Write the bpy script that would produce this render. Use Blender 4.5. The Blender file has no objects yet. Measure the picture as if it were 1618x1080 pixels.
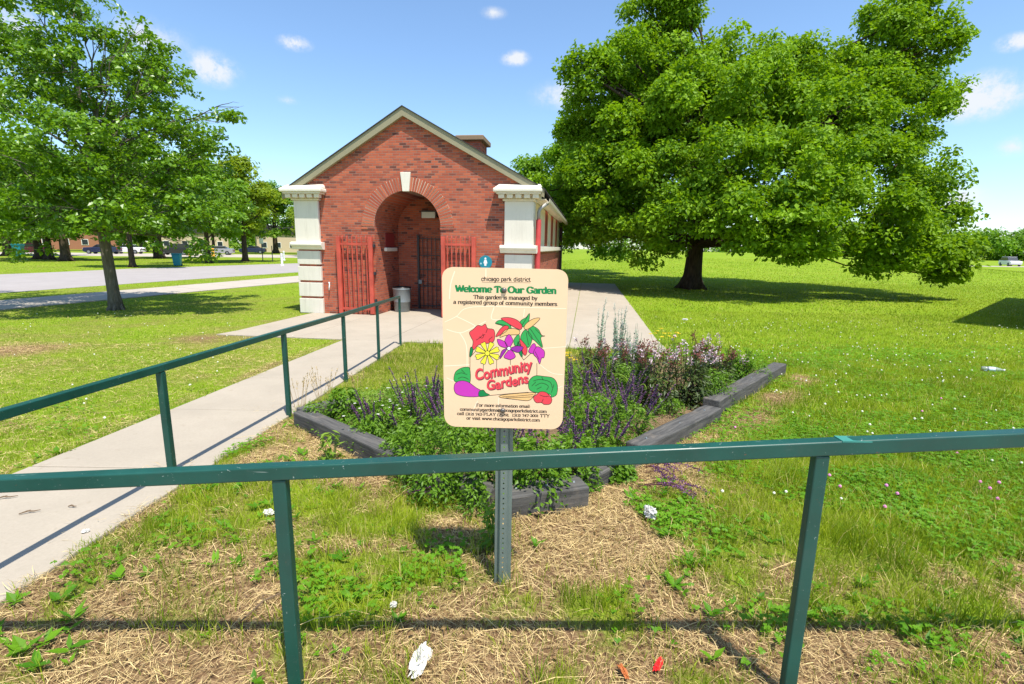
import bpy, math, random
import numpy as np
from mathutils import Vector, Matrix
from mathutils.geometry import tessellate_polygon

# ------------------------------------------------------------------ camera, world, sun, exposure
sc = bpy.context.scene
W0, H0, FPX = 1618.0, 1080.0, 785.0
PITCH, ROLL, HC = math.radians(10.8), math.radians(0.95), 1.65
FWD = np.array([0, math.cos(PITCH), -math.sin(PITCH)])
UP0 = np.array([0, math.sin(PITCH), math.cos(PITCH)])
RT0 = np.array([1.0, 0, 0])
CR, SR = math.cos(ROLL), math.sin(ROLL)
cam = bpy.data.objects.new('camera', bpy.data.cameras.new('camera'))
sc.collection.objects.link(cam)
cx_, cy_, cz_ = CR*RT0 + SR*UP0, CR*UP0 - SR*RT0, -FWD
cam.matrix_world = Matrix(((cx_[0], cy_[0], cz_[0], 0), (cx_[1], cy_[1], cz_[1], 0), (cx_[2], cy_[2], cz_[2], HC), (0, 0, 0, 1)))
cam.data.sensor_width = 36.0
cam.data.sensor_fit = 'HORIZONTAL'
cam.data.lens = FPX / W0 * 36.0
cam.data.clip_start = 0.05
cam.data.clip_end = 3000
sc.camera = cam

SUN_EL = math.radians(68.0)
SUN_AZ = math.radians(149.5)          # compass angle of the sun, clockwise from +Y: behind the viewer, to the right
SUN_DIR = Vector((math.sin(SUN_AZ)*math.cos(SUN_EL), math.cos(SUN_AZ)*math.cos(SUN_EL), math.sin(SUN_EL)))
sl = bpy.data.lights.new('sun', 'SUN')
sl.energy = 5.0
sl.angle = math.radians(0.5)
sl.color = (1.0, 0.945, 0.85)
sun = bpy.data.objects.new('sun', sl)
sun.rotation_euler = SUN_DIR.to_track_quat('Z', 'Y').to_euler()
sc.collection.objects.link(sun)

sc.view_settings.view_transform = 'Standard'
sc.view_settings.look = 'None'
sc.view_settings.gamma = 1
sc.view_settings.use_curve_mapping = False
sc.view_settings.exposure = 0.58
sc.render.engine = 'CYCLES'
sc.cycles.use_denoising = True
sc.cycles.max_bounces = 8
sc.cycles.diffuse_bounces = 4
sc.cycles.glossy_bounces = 3
sc.cycles.transmission_bounces = 6
sc.cycles.caustics_reflective = False
sc.cycles.caustics_refractive = False
SKY_STRENGTH = 0.15

def ray(px, py):
    a, b = px - W0/2, py - H0/2
    return FWD*FPX + RT0*(CR*a + SR*b) - UP0*(-SR*a + CR*b)

def onY(px, py, Y):
    d = ray(px, py)
    return np.array([0, 0, HC]) + d*(Y/d[1])

def build_world():
    w = bpy.data.worlds.new("World")
    sc.world = w
    w.use_nodes = True
    nt = w.node_tree
    N, L = nt.nodes, nt.links
    N.clear()
    out = N.new('ShaderNodeOutputWorld')
    bg = N.new('ShaderNodeBackground')
    bg.inputs['Strength'].default_value = SKY_STRENGTH
    sky = N.new('ShaderNodeTexSky')
    sky.sky_type = 'NISHITA'
    sky.sun_disc = False
    sky.sun_elevation = SUN_EL
    sky.sun_rotation = SUN_AZ
    sky.air_density = 1.0
    sky.dust_density = 0.5
    sky.ozone_density = 3.4
    tint = N.new('ShaderNodeMix'); tint.data_type = 'RGBA'; tint.blend_type = 'MULTIPLY'; tint.inputs[0].default_value = 1.0
    tint.inputs[7].default_value = (0.97, 1.04, 1.06, 1)
    L.new(sky.outputs['Color'], tint.inputs[6]); L.new(tint.outputs[2], bg.inputs['Color'])
    cbg = N.new('ShaderNodeBackground')
    cbg.inputs['Color'].default_value = (0.93, 0.96, 1.0, 1)
    cbg.inputs['Strength'].default_value = 0.66
    tc = N.new('ShaderNodeTexCoord')
    nz = N.new('ShaderNodeTexNoise')
    nz.inputs['Scale'].default_value = 30.0
    nz.inputs['Detail'].default_value = 7.0
    nz.inputs['Roughness'].default_value = 0.7
    L.new(tc.outputs['Generated'], nz.inputs['Vector'])

    def math_(op, a, b=None, clamp=False):
        m = N.new('ShaderNodeMath'); m.operation = op; m.use_clamp = clamp
        for i, v in enumerate((a, b)):
            if v is None: continue
            if isinstance(v, (int, float)): m.inputs[i].default_value = v
            else: L.new(v, m.inputs[i])
        return m.outputs[0]

    def dot(vec):
        m = N.new('ShaderNodeVectorMath'); m.operation = 'DOT_PRODUCT'
        L.new(tc.outputs['Generated'], m.inputs[0]); m.inputs[1].default_value = vec
        return m.outputs['Value']
    # fair-weather puffs: (direction through the photograph's pixel, half width, half height, density)
    puffs = [(465, 68, 34, 15, .95), (335, 108, 52, 34, .95), (235, 60, 75, 42, .62), (814, 92, 32, 15, .95), (893, 150, 70, 30, .62),
             (1550, 152, 70, 46, 1.15), (1603, 66, 32, 18, .95), (1500, 315, 62, 34, 1.0), (16, 40, 60, 60, .9), (352, 285, 60, 22, .7),
             (1600, 232, 30, 22, .55), (780, 20, 28, 12, .55), (455, 158, 22, 9, .45), (1615, 375, 70, 30, .75), (700, 260, 60, 14, .35),
             (-300, 120, 160, 60, 1.0), (1950, 200, 160, 60, 1.0), (2300, 380, 240, 40, 1.0), (-700, 330, 240, 40, 1.0), (600, -420, 150, 50, 1.0)]
    acc = None
    for px, py, hw, hh, den in puffs:
        d = ray(px, py)
        ln = np.linalg.norm(d)
        d = d/ln
        r = np.cross(d, [0, 0, 1.0]); r = r/np.linalg.norm(r)
        u = np.cross(r, d)
        dd = math_('MAXIMUM', dot(tuple(d)), 0.02)
        a = math_('DIVIDE', math_('DIVIDE', dot(tuple(r)), dd), hw/ln)
        b = math_('DIVIDE', math_('DIVIDE', dot(tuple(u)), dd), hh/ln)
        q = math_('ADD', math_('MULTIPLY', a, a), math_('MULTIPLY', b, b))
        m = math_('MULTIPLY', math_('SUBTRACT', 1.0, math_('SQRT', q), True), den)
        front = math_('GREATER_THAN', dot(tuple(d)), 0.1)
        m = math_('MULTIPLY', m, front)
        acc = m if acc is None else math_('MAXIMUM', acc, m)
    n2 = math_('MULTIPLY', math_('SUBTRACT', nz.outputs['Fac'], 0.27), 2.2, True)
    v = math_('MULTIPLY', acc, n2)
    mr = N.new('ShaderNodeMapRange')
    mr.interpolation_type = 'SMOOTHSTEP'
    mr.inputs['From Min'].default_value = 0.01
    mr.inputs['From Max'].default_value = 0.46
    mr.inputs['To Max'].default_value = 0.92
    L.new(v, mr.inputs['Value'])
    mix = N.new('ShaderNodeMixShader')
    L.new(mr.outputs['Result'], mix.inputs['Fac'])
    L.new(bg.outputs[0], mix.inputs[1])
    L.new(cbg.outputs[0], mix.inputs[2])
    L.new(mix.outputs[0], out.inputs['Surface'])
build_world()

# ------------------------------------------------------------------ terrain
rng = np.random.default_rng(11)
random.seed(5)

def sm(a, b, x):
    t = np.clip((x-a)/(b-a), 0, 1)
    return t*t*(3-2*t)

def gz(x, y):
    """height of the ground: level by the railing, falling to the building, a low rise far behind the big tree"""
    x = np.asarray(x, float); y = np.asarray(y, float)
    t = np.clip((y-2.2)/9.3, 0, 1)
    z = -0.42*t
    z = z + 1.75*sm(36, 76, y)*sm(-4, 16, x)*(1-sm(42, 66, x))*(1-sm(95, 150, y))
    return z

def hit(px, py):
    r = ray(px, py); r = r/r[1]
    lo, hi = 0.3, 2500.0
    for _ in range(50):
        m = (lo+hi)/2
        p = np.array([0, 0, HC]) + r*m
        if p[2] > gz(p[0], p[1]): lo = m
        else: hi = m
    return np.array([0, 0, HC]) + r*lo

def vnoise(x, y, s, seed=0):
    x = np.asarray(x)/s; y = np.asarray(y)/s
    xi, yi = np.floor(x), np.floor(y)
    fx, fy = x-xi, y-yi
    fx = fx*fx*(3-2*fx); fy = fy*fy*(3-2*fy)
    def h(a, b):
        v = np.sin(a*127.1 + b*311.7 + seed*74.7)*43758.5453
        return v-np.floor(v)
    return (h(xi, yi)*(1-fx)+h(xi+1, yi)*fx)*(1-fy) + (h(xi, yi+1)*(1-fx)+h(xi+1, yi+1)*fx)*fy

def fbm(x, y, s, seed=0):
    return (vnoise(x, y, s, seed)*.55 + vnoise(x, y, s*.47, seed+3)*.28 + vnoise(x, y, s*.21, seed+7)*.17)

YAW = math.radians(8.37)
BORG = np.array([-6.46, 15.01, -0.42])
LAT = np.array([math.cos(YAW), -math.sin(YAW), 0]); DEP = np.array([math.sin(YAW), math.cos(YAW), 0])
def bl(u, d):
    p = BORG + LAT*u + DEP*d
    return (p[0], p[1])

def in_poly(x, y, poly):
    x = np.asarray(x); y = np.asarray(y)
    r = np.zeros(x.shape, bool)
    n = len(poly)
    for i in range(n):
        x1, y1 = poly[i][0], poly[i][1]; x2, y2 = poly[(i+1) % n][0], poly[(i+1) % n][1]
        if y1 == y2: continue
        c = ((y1 > y) != (y2 > y)) & (x < (x2-x1)*(y-y1)/(y2-y1)+x1)
        r ^= c
    return r

PATH = [(-3.66, -2.0), (-2.36, -2.0), (-2.26, 10.9), (-3.62, 10.9)]
PADF = [bl(.42, -4.05), bl(10.25, -4.05), bl(10.25, 0), bl(.42, 0)]
PADS = [bl(7.0, 0), bl(10.25, 0), bl(10.25, 16.5), bl(7.0, 16.5)]
BLDG = [bl(0, 0), bl(7.1, 0), bl(7.1, 14.5), bl(0, 14.5)]
ROADN = [(-30, -20), (-22.6, 8), (-19.81, 19.15), (-18.4, 26.44), (-15.82, 36.71), (-11.5, 55), (-4, 85), (20, 170)]
ROADF = [(-44, -20), (-35, 8), (-30.9, 26), (-29.6, 32), (-28.83, 38.2), (-26.2, 45), (-21.5, 58), (-14, 85), (10, 170)]
WALKN = [(-19.5, -20), (-16.2, 8), (-15.05, 14.5), (-14.1, 18), (-13.2, 21.5), (-11.69, 27.04), (-9.2, 36.7), (-4.2, 55)]
WALKF = [(-22.2, -20), (-18.6, 8), (-17.3, 16.8), (-16.3, 21.5), (-15.4, 25.5), (-13.9, 32.4), (-11.6, 41), (-7.0, 58)]
ROADP = ROADN + ROADF[::-1]
WALKP = WALKN + WALKF[::-1]
LOTP = [(-75, 62), (-46, 70), (-30, 75), (-10, 84), (-4, 96), (-40, 92), (-85, 78)]
FRONT = [(-8, -3), (6, -3), (6, 3.6), (2.5, 1.86), (1.95, 1.55), (1.2, 1.30), (-2, 1.22), (-8, 1.1)]
BED = [(-2.12, 4.85), (-1.82, 4.28), (-.66, 3.30), (-.10, 2.98), (.2, 2.84), (.52, 3.12), (1.05, 3.75), (2.25, 5.05), (2.42, 5.4), (4.3, 7.6), (3.6, 9.3), (1.0, 8.0), (-1.0, 6.6), (-1.9, 5.7)]

def blocked(x, y):
    x = np.asarray(x, float); y = np.asarray(y, float)
    x, y = x+(vnoise(x, y, .19, 81)-.5)*.13+(vnoise(x, y, .05, 82)-.5)*.05, y+(vnoise(x, y, .19, 83)-.5)*.13+(vnoise(x, y, .05, 84)-.5)*.05
    b = in_poly(x, y, PATH)
    for p in (PADF, PADS, BLDG, ROADP, WALKP, LOTP, FRONT):
        b |= in_poly(x, y, p)
    return b

def gauss(x, y, cx, cy, r):
    return np.exp(-((x-cx)**2+(y-cy)**2)/(r*r))

def green(x, y):
    """how green the ground cover is: 0 bare straw, 1 lush"""
    x = np.asarray(x, float); y = np.asarray(y, float)
    n = fbm(x, y, .55, 1); n2 = fbm(x, y, 2.6, 4)
    g = .80 + (n2-.5)*.5 + (n-.5)*.35
    right = sm(.95, 1.7, x + (n-.5)*.9) * sm(1.75, 2.5, y - .18*x + (n-.5)*.8 + .2)
    g = g + .25*sm(1.5, 3.0, x)
    front = (1-sm(3.6, 4.4, y)) * (1-right) * sm(-2.6, -2.3, x)
    nf = fbm(x, y, .23, 61)
    gf = .57 + (n-.5)*.9 + (nf-.5)*1.9
    gf = gf + .30*gauss(x, y, -.75, 2.45, .5) + .22*gauss(x, y, -1.7, 2.6, .5) + .40*gauss(x, y, -.25, 2.35, .32) + .25*gauss(x, y, -1.3, 3.2, .4)
    gf = gf - .30*gauss(x, y, .55, 2.45, .55) - .30*gauss(x, y, -1.1, 1.95, .4) - .2*gauss(x, y, -2.2, 2.0, .4) + .45*gauss(x, y, -.95, 1.75, .25)
    gf = gf - .20*(1-sm(1.5, 2.1, y+(n-.5)*.5))
    g = g*(1-front) + gf*front
    for (a, b, c, d, w) in ((.7, 3.35, 1.35, 3.9, .30), (1.3, 3.8, 2.5, 5.0, .26), (2.6, 5.2, 4.5, 7.4, .24), (-2.3, 4.4, -1.2, 3.6, .3), (-.2, 2.6, .6, 2.9, .25)):
        L = (c-a)**2+(d-b)**2
        t = np.clip(((x-a)*(c-a)+(y-b)*(d-b))/L, 0, 1)
        q = (x-a-t*(c-a))**2+(y-b-t*(d-b))**2
        g = g - (.62-.9*(n-.5))*np.exp(-q/(w*w))
    g = g - .4*gauss(x, y, 4.0, 13.2, .9) - .45*gauss(x, y, -8.8, 8.6, .8) - .25*gauss(x, y, -6.5, 10.5, .9) - .3*gauss(x, y, -1.75, 4.9, .3)
    left = sm(3.6, 4.4, -x)
    g = g - left*(.20 + .25*(n2-.5))
    g = g - .30*np.exp(-((x+3.75)/.14)**2)*(y < 11)
    return np.clip(g, 0, 1)

# ------------------------------------------------------------------ mesh helpers
class MB:
    def __init__(s):
        s.v = []; s.r = []; s.n = 0
        s.f = []; s.fl = []; s.fm = []
    def add(s, V, F, mat=0, rnd=.5):
        V = np.asarray(V, np.float32).reshape(-1, 3)
        s.v.append(V)
        r = np.empty(len(V), np.float32); r[:] = rnd
        s.r.append(r)
        if isinstance(F, np.ndarray):
            s.f.append((F+s.n).reshape(-1).astype(np.int32)); s.fl.append(np.full(len(F), F.shape[1], np.int32)); s.fm.append(np.full(len(F), mat, np.int32))
        else:
            for q in F:
                s.f.append(np.asarray(q, np.int32)+s.n); s.fl.append(np.array([len(q)], np.int32)); s.fm.append(np.array([mat], np.int32))
        s.n += len(V)
        return s
    def box(s, x0, x1, y0, y1, z0, z1, mat=0, rnd=.5, M=None):
        V = np.array([(x, y, z) for z in (z0, z1) for y in (y0, y1) for x in (x0, x1)], float)
        if M is not None: V = np.array([M @ Vector(v) for v in V])
        F = np.array([(0, 2, 3, 1), (4, 5, 7, 6), (0, 1, 5, 4), (2, 6, 7, 3), (0, 4, 6, 2), (1, 3, 7, 5)])
        return s.add(V, F, mat, rnd)
    def beam(s, a, b, w, h, mat=0, up=(0, 0, 1)):
        """box of width w and height h from a to b"""
        a, b = np.array(a, float), np.array(b, float)
        d = (b-a)/np.linalg.norm(b-a); up = np.array(up, float)
        r = np.cross(d, up); r = r/np.linalg.norm(r); u = np.cross(r, d)
        V = [p + r*i*w/2 + u*j*h/2 for p in (a, b) for (i, j) in ((-1, -1), (1, -1), (1, 1), (-1, 1))]
        return s.add(V, [(3, 2, 1, 0), (4, 5, 6, 7), (0, 1, 5, 4), (1, 2, 6, 5), (2, 3, 7, 6), (3, 0, 4, 7)], mat)
    def tube(s, P, R, n=8, mat=0, rnd=.5, cap=True):
        P = np.asarray(P, float); k = len(P)
        R = np.broadcast_to(np.asarray(R, float), (k,))
        T = np.gradient(P, axis=0); T = T/np.maximum(np.linalg.norm(T, axis=1)[:, None], 1e-9)
        ref = np.array([1.0, 0, 0]) if abs(T[0][0]) < .9 else np.array([0, 1.0, 0])
        V = []
        u = np.cross(T[0], ref)
        for i in range(k):
            u = u - T[i]*(u@T[i]); u = u/np.linalg.norm(u)
            w = np.cross(T[i], u)
            for j in range(n):
                a = 2*math.pi*j/n
                V.append(P[i] + R[i]*(math.cos(a)*u + math.sin(a)*w))
        F = [(i*n+j, i*n+(j+1) % n, (i+1)*n+(j+1) % n, (i+1)*n+j) for i in range(k-1) for j in range(n)]
        if cap: F += [tuple(range(n-1, -1, -1)), tuple((k-1)*n+j for j in range(n))]
        else: F = np.array(F)
        return s.add(V, F, mat, rnd)
    def lathe(s, c, prof, n=20, mat=0, rnd=.5):
        V = [(c[0]+r*math.cos(2*math.pi*j/n), c[1]+r*math.sin(2*math.pi*j/n), c[2]+z) for r, z in prof for j in range(n)]
        k = len(prof)
        F = [(i*n+j, i*n+(j+1) % n, (i+1)*n+(j+1) % n, (i+1)*n+j) for i in range(k-1) for j in range(n)]
        F += [tuple(range(n-1, -1, -1)), tuple((k-1)*n+j for j in range(n))]
        return s.add(V, F, mat, rnd)
    def prism(s, poly, o, ea, eb, en, t, mat=0, holes=(), rnd=.5):
        """polygon (a,b) with holes, in the plane o + a*ea + b*eb, extruded by t along en"""
        o, ea, eb, en = (np.array(q, float) for q in (o, ea, eb, en))
        loops = [list(poly)] + [list(h) for h in holes]
        tri = tessellate_polygon([[Vector((a, b, 0)) for a, b in l] for l in loops])
        flat = [p for l in loops for p in l]; m = len(flat)
        V = [o+ea*a+eb*b for a, b in flat] + [o+ea*a+eb*b+en*t for a, b in flat]
        F = []
        flip = np.dot(np.cross(ea, eb), en) > 0
        for q in tri:
            i, j, k = q
            p1, p2, p3 = flat[i], flat[j], flat[k]
            ar = (p2[0]-p1[0])*(p3[1]-p1[1])-(p3[0]-p1[0])*(p2[1]-p1[1])
            if abs(ar) < 1e-12: continue
            if (ar > 0) == flip: F += [(k, j, i), (i+m, j+m, k+m)]
            else: F += [(i, j, k), (k+m, j+m, i+m)]
        b0 = 0
        for l in loops:
            q = len(l)
            for i in range(q):
                F.append((b0+i, b0+(i+1) % q, b0+(i+1) % q+m, b0+i+m))
            b0 += q
        return s.add(V, F, mat, rnd)
    def quads(s, Q, mat=0, rnd=.5):
        """Q: (n,4,3)"""
        n = len(Q)
        r = np.repeat(np.broadcast_to(np.asarray(rnd, np.float32), (n,)), 4)
        return s.add(Q.reshape(-1, 3), np.arange(n*4).reshape(n, 4), mat, r)
    def build(s, name, mats, parent=None, smooth=False, bevel=0, loc=None, seg=2, fixn=False):
        me = bpy.data.meshes.new(name)
        V = np.concatenate(s.v); F = np.concatenate(s.f); L = np.concatenate(s.fl)
        me.vertices.add(len(V)); me.vertices.foreach_set('co', V.reshape(-1))
        me.loops.add(len(F)); me.loops.foreach_set('vertex_index', F)
        me.polygons.add(len(L))
        me.polygons.foreach_set('loop_start', (np.cumsum(L)-L).astype(np.int32))
        me.polygons.foreach_set('loop_total', L)
        me.polygons.foreach_set('material_index', np.concatenate(s.fm))
        me.polygons.foreach_set('use_smooth', np.full(len(L), bool(smooth)))
        at = me.attributes.new('rnd', 'FLOAT', 'POINT'); at.data.foreach_set('value', np.concatenate(s.r))
        for m in (mats if isinstance(mats, (list, tuple)) else [mats]): me.materials.append(m)
        me.update(calc_edges=True); me.validate()
        if fixn:
            import bmesh
            bm = bmesh.new(); bm.from_mesh(me); bmesh.ops.recalc_face_normals(bm, faces=bm.faces); bm.to_mesh(me); bm.free()
        o = bpy.data.objects.new(name, me)
        sc.collection.objects.link(o)
        if parent is not None: o.parent = parent
        if loc is not None: o.location = loc
        if bevel:
            b = o.modifiers.new('bevel', 'BEVEL'); b.width = bevel; b.segments = seg; b.limit_method = 'ANGLE'; b.angle_limit = math.radians(40)
        return o

def tag(o, label, cat, group=None):
    o['label'] = label; o['category'] = cat
    if group: o['group'] = group
    return o
def thing(name, label, cat, loc=(0, 0, 0), rz=0, group=None):
    o = bpy.data.objects.new(name, None)
    o.empty_display_size = .2
    sc.collection.objects.link(o)
    o.location = tuple(float(v) for v in loc); o.rotation_euler = (0, 0, rz)
    return tag(o, label, cat, group)
def struct(o, kind='structure'):
    o['kind'] = kind
    return o
def dup(root, loc, rz=0, scale=None, label=None):
    r = root.copy(); sc.collection.objects.link(r)
    r.location = tuple(float(v) for v in loc); r.rotation_euler = (0, 0, rz)
    if scale is not None: r.scale = (scale,)*3 if isinstance(scale, (int, float)) else scale
    if label: r['label'] = label
    for ch in list(root.children):
        c = ch.copy(); sc.collection.objects.link(c); c.parent = r
        for g in list(ch.children):
            d = g.copy(); sc.collection.objects.link(d); d.parent = c
    return r

# ------------------------------------------------------------------ materials
class NT:
    def __init__(s, name):
        s.m = bpy.data.materials.new(name); s.m.use_nodes = True
        s.t = s.m.node_tree; s.N = s.t.nodes; s.L = s.t.links
        s.bsdf = s.N['Principled BSDF']; s.out = s.N['Material Output']
    def n(s, typ, **kw):
        q = s.N.new(typ)
        for k, v in kw.items(): setattr(q, k, v)
        return q
    def put(s, sock, v):
        if isinstance(v, (int, float)): sock.default_value = v
        elif isinstance(v, tuple): sock.default_value = v if len(v) != 3 or sock.type != 'RGBA' else (*v, 1)
        else: s.L.new(v, sock)
    def math(s, op, a, b=None, clamp=False):
        q = s.n('ShaderNodeMath', operation=op, use_clamp=clamp)
        s.put(q.inputs[0], a)
        if b is not None: s.put(q.inputs[1], b)
        return q.outputs[0]
    def mix(s, f, a, b, blend='MIX'):
        q = s.n('ShaderNodeMix', data_type='RGBA', blend_type=blend)
        s.put(q.inputs[0], f); s.put(q.inputs[6], a); s.put(q.inputs[7], b)
        return q.outputs[2]
    def noise(s, scale, detail=4, rough=.55, vec=None, dist=0):
        q = s.n('ShaderNodeTexNoise')
        q.inputs['Scale'].default_value = scale; q.inputs['Detail'].default_value = detail; q.inputs['Roughness'].default_value = rough
        q.inputs['Distortion'].default_value = dist
        s.L.new(vec if vec is not None else s.obj(), q.inputs['Vector'])
        return q.outputs['Fac']
    def obj(s):
        if not hasattr(s, '_tc'): s._tc = s.n('ShaderNodeTexCoord')
        return s._tc.outputs['Object']
    def ramp(s, f, stops):
        q = s.n('ShaderNodeValToRGB')
        e = q.color_ramp.elements
        while len(e) < len(stops): e.new(.5)
        for i, (p, c) in enumerate(stops):
            e[i].position = p; e[i].color = (*c, 1) if len(c) == 3 else c
        s.put(q.inputs[0], f)
        return q.outputs[0]
    def attr(s, name):
        q = s.n('ShaderNodeAttribute', attribute_name=name)
        return q.outputs['Fac']
    def map(s, v, a, b, c=0., d=1.):
        q = s.n('ShaderNodeMapRange'); q.clamp = True
        s.put(q.inputs[0], v)
        for i, k in enumerate((a, b, c, d)): q.inputs[i+1].default_value = k
        return q.outputs[0]
    def bump(s, h, strength=.4, dist=.01):
        q = s.n('ShaderNodeBump'); q.inputs['Strength'].default_value = strength; q.inputs['Distance'].default_value = dist
        s.L.new(h, q.inputs['Height']); s.L.new(q.outputs[0], s.bsdf.inputs['Normal'])
    def done(s, color=None, rough=.6, spec=.4, metal=0.):
        if color is not None: s.put(s.bsdf.inputs['Base Color'], color)
        s.put(s.bsdf.inputs['Roughness'], rough); s.bsdf.inputs['Specular IOR Level'].default_value = spec
        s.put(s.bsdf.inputs['Metallic'], metal)
        return s.m

def plain(name, c, rough=.6, spec=.4, metal=0., var=.12, scale=9.):
    t = NT(name)
    n = t.noise(scale, 5, .6)
    a = tuple(min(1, v*(1+var)) for v in c); b = tuple(v*(1-var) for v in c)
    return t.done(t.mix(n, b, a), rough, spec, metal)

def leafmat(name, dark, light, trans=.35, rough=.45, tcol=None, gloss=.35, extra=None):
    t = NT(name)
    r = t.attr('rnd')
    c = t.mix(r, dark, light)
    if extra: c = t.mix(t.map(r, .90, .97), c, extra)
    t.done(c, rough, gloss)
    tr = t.n('ShaderNodeBsdfTranslucent')
    if tcol is None: tcol = tuple(min(1, v) for v in (light[0]*1.5, light[1]*1.55, light[2]*.8))
    t.L.new(t.mix(t.map(r, 0, 1, .25, .9), tuple(v*.7 for v in tcol), tcol), tr.inputs[0])
    ms = t.n('ShaderNodeMixShader'); ms.inputs[0].default_value = trans
    t.L.new(t.bsdf.outputs[0], ms.inputs[1]); t.L.new(tr.outputs[0], ms.inputs[2]); t.L.new(ms.outputs[0], t.out.inputs[0])
    return t.m

def concrete(name, c, var=.10, stain=.25, streak=0.):
    t = NT(name)
    n1 = t.noise(1.1, 6, .65); n2 = t.noise(55, 4, .6); n3 = t.noise(7, 5, .7)
    col = t.mix(t.map(n1, .3, .7), tuple(v*(1-var) for v in c), tuple(min(.9, v*(1+var)) for v in c))
    col = t.mix(t.map(n2, .35, .75, 0, .35), col, tuple(v*.72 for v in c))
    col = t.mix(t.map(n3, .60, .74, 0, stain), col, (c[0]*.62, c[1]*.57, c[2]*.48))
    if streak:
        mp = t.n('ShaderNodeMapping'); mp.inputs['Scale'].default_value = (9, 9, .7); t.L.new(t.obj(), mp.inputs[0])
        q = t.noise(1, 5, .7, mp.outputs[0])
        col = t.mix(t.map(q, .5, .75, 0, streak), col, (c[0]*.55, c[1]*.52, c[2]*.48))
    t.bump(n2, .25, .004)
    return t.done(col, .88, .2)

def brickmat(name, face, wid=.203, row=.0677):
    """running bond on vertical faces; the wall's own axes decide which way it runs"""
    t = NT(name)
    sx = t.n('ShaderNodeSeparateXYZ'); t.L.new(t.obj(), sx.inputs[0])
    sn = t.n('ShaderNodeSeparateXYZ'); t.L.new(t._tc.outputs['Normal'], sn.inputs[0])
    side = t.math('GREATER_THAN', t.math('ABSOLUTE', sn.outputs[0]), .7)
    u = t.n('ShaderNodeMix', data_type='FLOAT'); t.L.new(side, u.inputs[0]); t.L.new(sx.outputs[0], u.inputs[2]); t.L.new(sx.outputs[1], u.inputs[3])
    cb = t.n('ShaderNodeCombineXYZ'); t.L.new(u.outputs[0], cb.inputs[0]); t.L.new(sx.outputs[2], cb.inputs[1])
    b = t.n('ShaderNodeTexBrick'); t.L.new(cb.outputs[0], b.inputs['Vector'])
    b.inputs['Color1'].default_value = (0, 0, 0, 1); b.inputs['Color2'].default_value = (1, 1, 1, 1); b.inputs['Mortar'].default_value = (.5, .5, .5, 1)
    b.inputs['Scale'].default_value = 1; b.inputs['Brick Width'].default_value = wid; b.inputs['Row Height'].default_value = row
    b.inputs['Mortar Size'].default_value = .0065; b.inputs['Mortar Smooth'].default_value = .3; b.inputs['Bias'].default_value = 0
    f = face
    col = t.ramp(b.outputs['Color'], [(0, (f[0]*.22, f[1]*.36, f[2]*.6)), (.09, (f[0]*.40, f[1]*.55, f[2]*.8)), (.14, (f[0]*.66, f[1]*.72, f[2]*.85)), (.35, f), (.6, (f[0]*1.2, f[1]*1.32, f[2]*1.2)), (.72, (f[0]*.78, f[1]*.72, f[2]*.8)), (.9, (f[0]*1.08, f[1]*1.05, f[2]*1.0)), (1, (f[0]*.6, f[1]*.62, f[2]*.75))])
    big = t.noise(.9, 4, .6)
    col = t.mix(t.map(big, .35, .7, 0, .38), col, (f[0]*1.12, f[1]*1.4, f[2]*1.45))
    dk = t.noise(2.3, 3, .5)
    col = t.mix(t.map(dk, .62, .72, 0, .35), col, (f[0]*.45, f[1]*.55, f[2]*.7))
    mort = t.mix(t.noise(3, 3, .6), (.15, .10, .08), (.36, .27, .22))
    col = t.mix(b.outputs['Fac'], col, mort)
    h = t.math('SUBTRACT', 1.0, b.outputs['Fac'])
    t.bump(h, .6, .006)
    return t.done(col, .85, .2)

def paintmat(name, c, rough=.28, chip=(.55, .6, .55), wear=.5):
    t = NT(name)
    n = t.noise(3.0, 4, .6); k = t.noise(60, 3, .6, dist=1.5); d = t.noise(9, 5, .7)
    mp = t.n('ShaderNodeMapping'); mp.inputs['Scale'].default_value = (5, 90, 90); t.L.new(t.obj(), mp.inputs[0])
    q = t.noise(1, 3, .6, mp.outputs[0])
    col = t.mix(t.map(n, .3, .7), tuple(v*.78 for v in c), tuple(v*1.25 for v in c))
    col = t.mix(t.map(d, .55, .75, 0, .35), col, tuple(v*.6+.03 for v in c))
    col = t.mix(t.math('MULTIPLY', t.map(q, .70, .76), wear*.55), col, chip)
    col = t.mix(t.math('MULTIPLY', t.map(k, .70, .73), wear), col, chip)
    col = t.mix(t.math('MULTIPLY', t.map(k, .27, .24), wear*.8), col, (.16, .06, .03))
    t.bump(d, .12, .004)
    return t.done(col, t.map(n, .2, .8, rough*.8, rough*1.7), .5)

M_BRICK = brickmat('red_brick', (.435, .102, .054))
M_BRICKV = leafmat('arch_brick', (.36, .08, .045), (.50, .15, .08), trans=0.0, rough=.85, gloss=.2)
M_STONE = concrete('limestone', (.74, .685, .585), .06, .14, .42)
M_STONE2 = concrete('pale_stone_bands', (.80, .745, .63), .05, .12, .22)
M_CONC = concrete('path_concrete', (.375, .325, .255), .09, .42)
M_ROAD = concrete('road_asphalt', (.335, .305, .29), .08, .2)
M_WALK = concrete('sidewalk_concrete', (.42, .37, .31), .06, .15)
M_FASCIA = plain('khaki_fascia_paint', (.30, .265, .165), .6)
M_CREAM = plain('cream_paint', (.72, .63, .47), .6)
M_ROOF = plain('dark_shingles', (.06, .058, .056), .9, .2, var=.35, scale=25)
M_RED = paintmat('red_gate_paint', (.50, .075, .045), .5, (.30, .05, .04), .5)
M_DKRED = plain('dark_red_paint', (.26, .03, .03), .5)
M_GREEN = paintmat('green_rail_paint', (.005, .060, .044), .34, (.46, .5, .46), .9)
M_PATCH = plain('pale_teal_paint', (.045, .22, .18), .5, .3)
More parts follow.
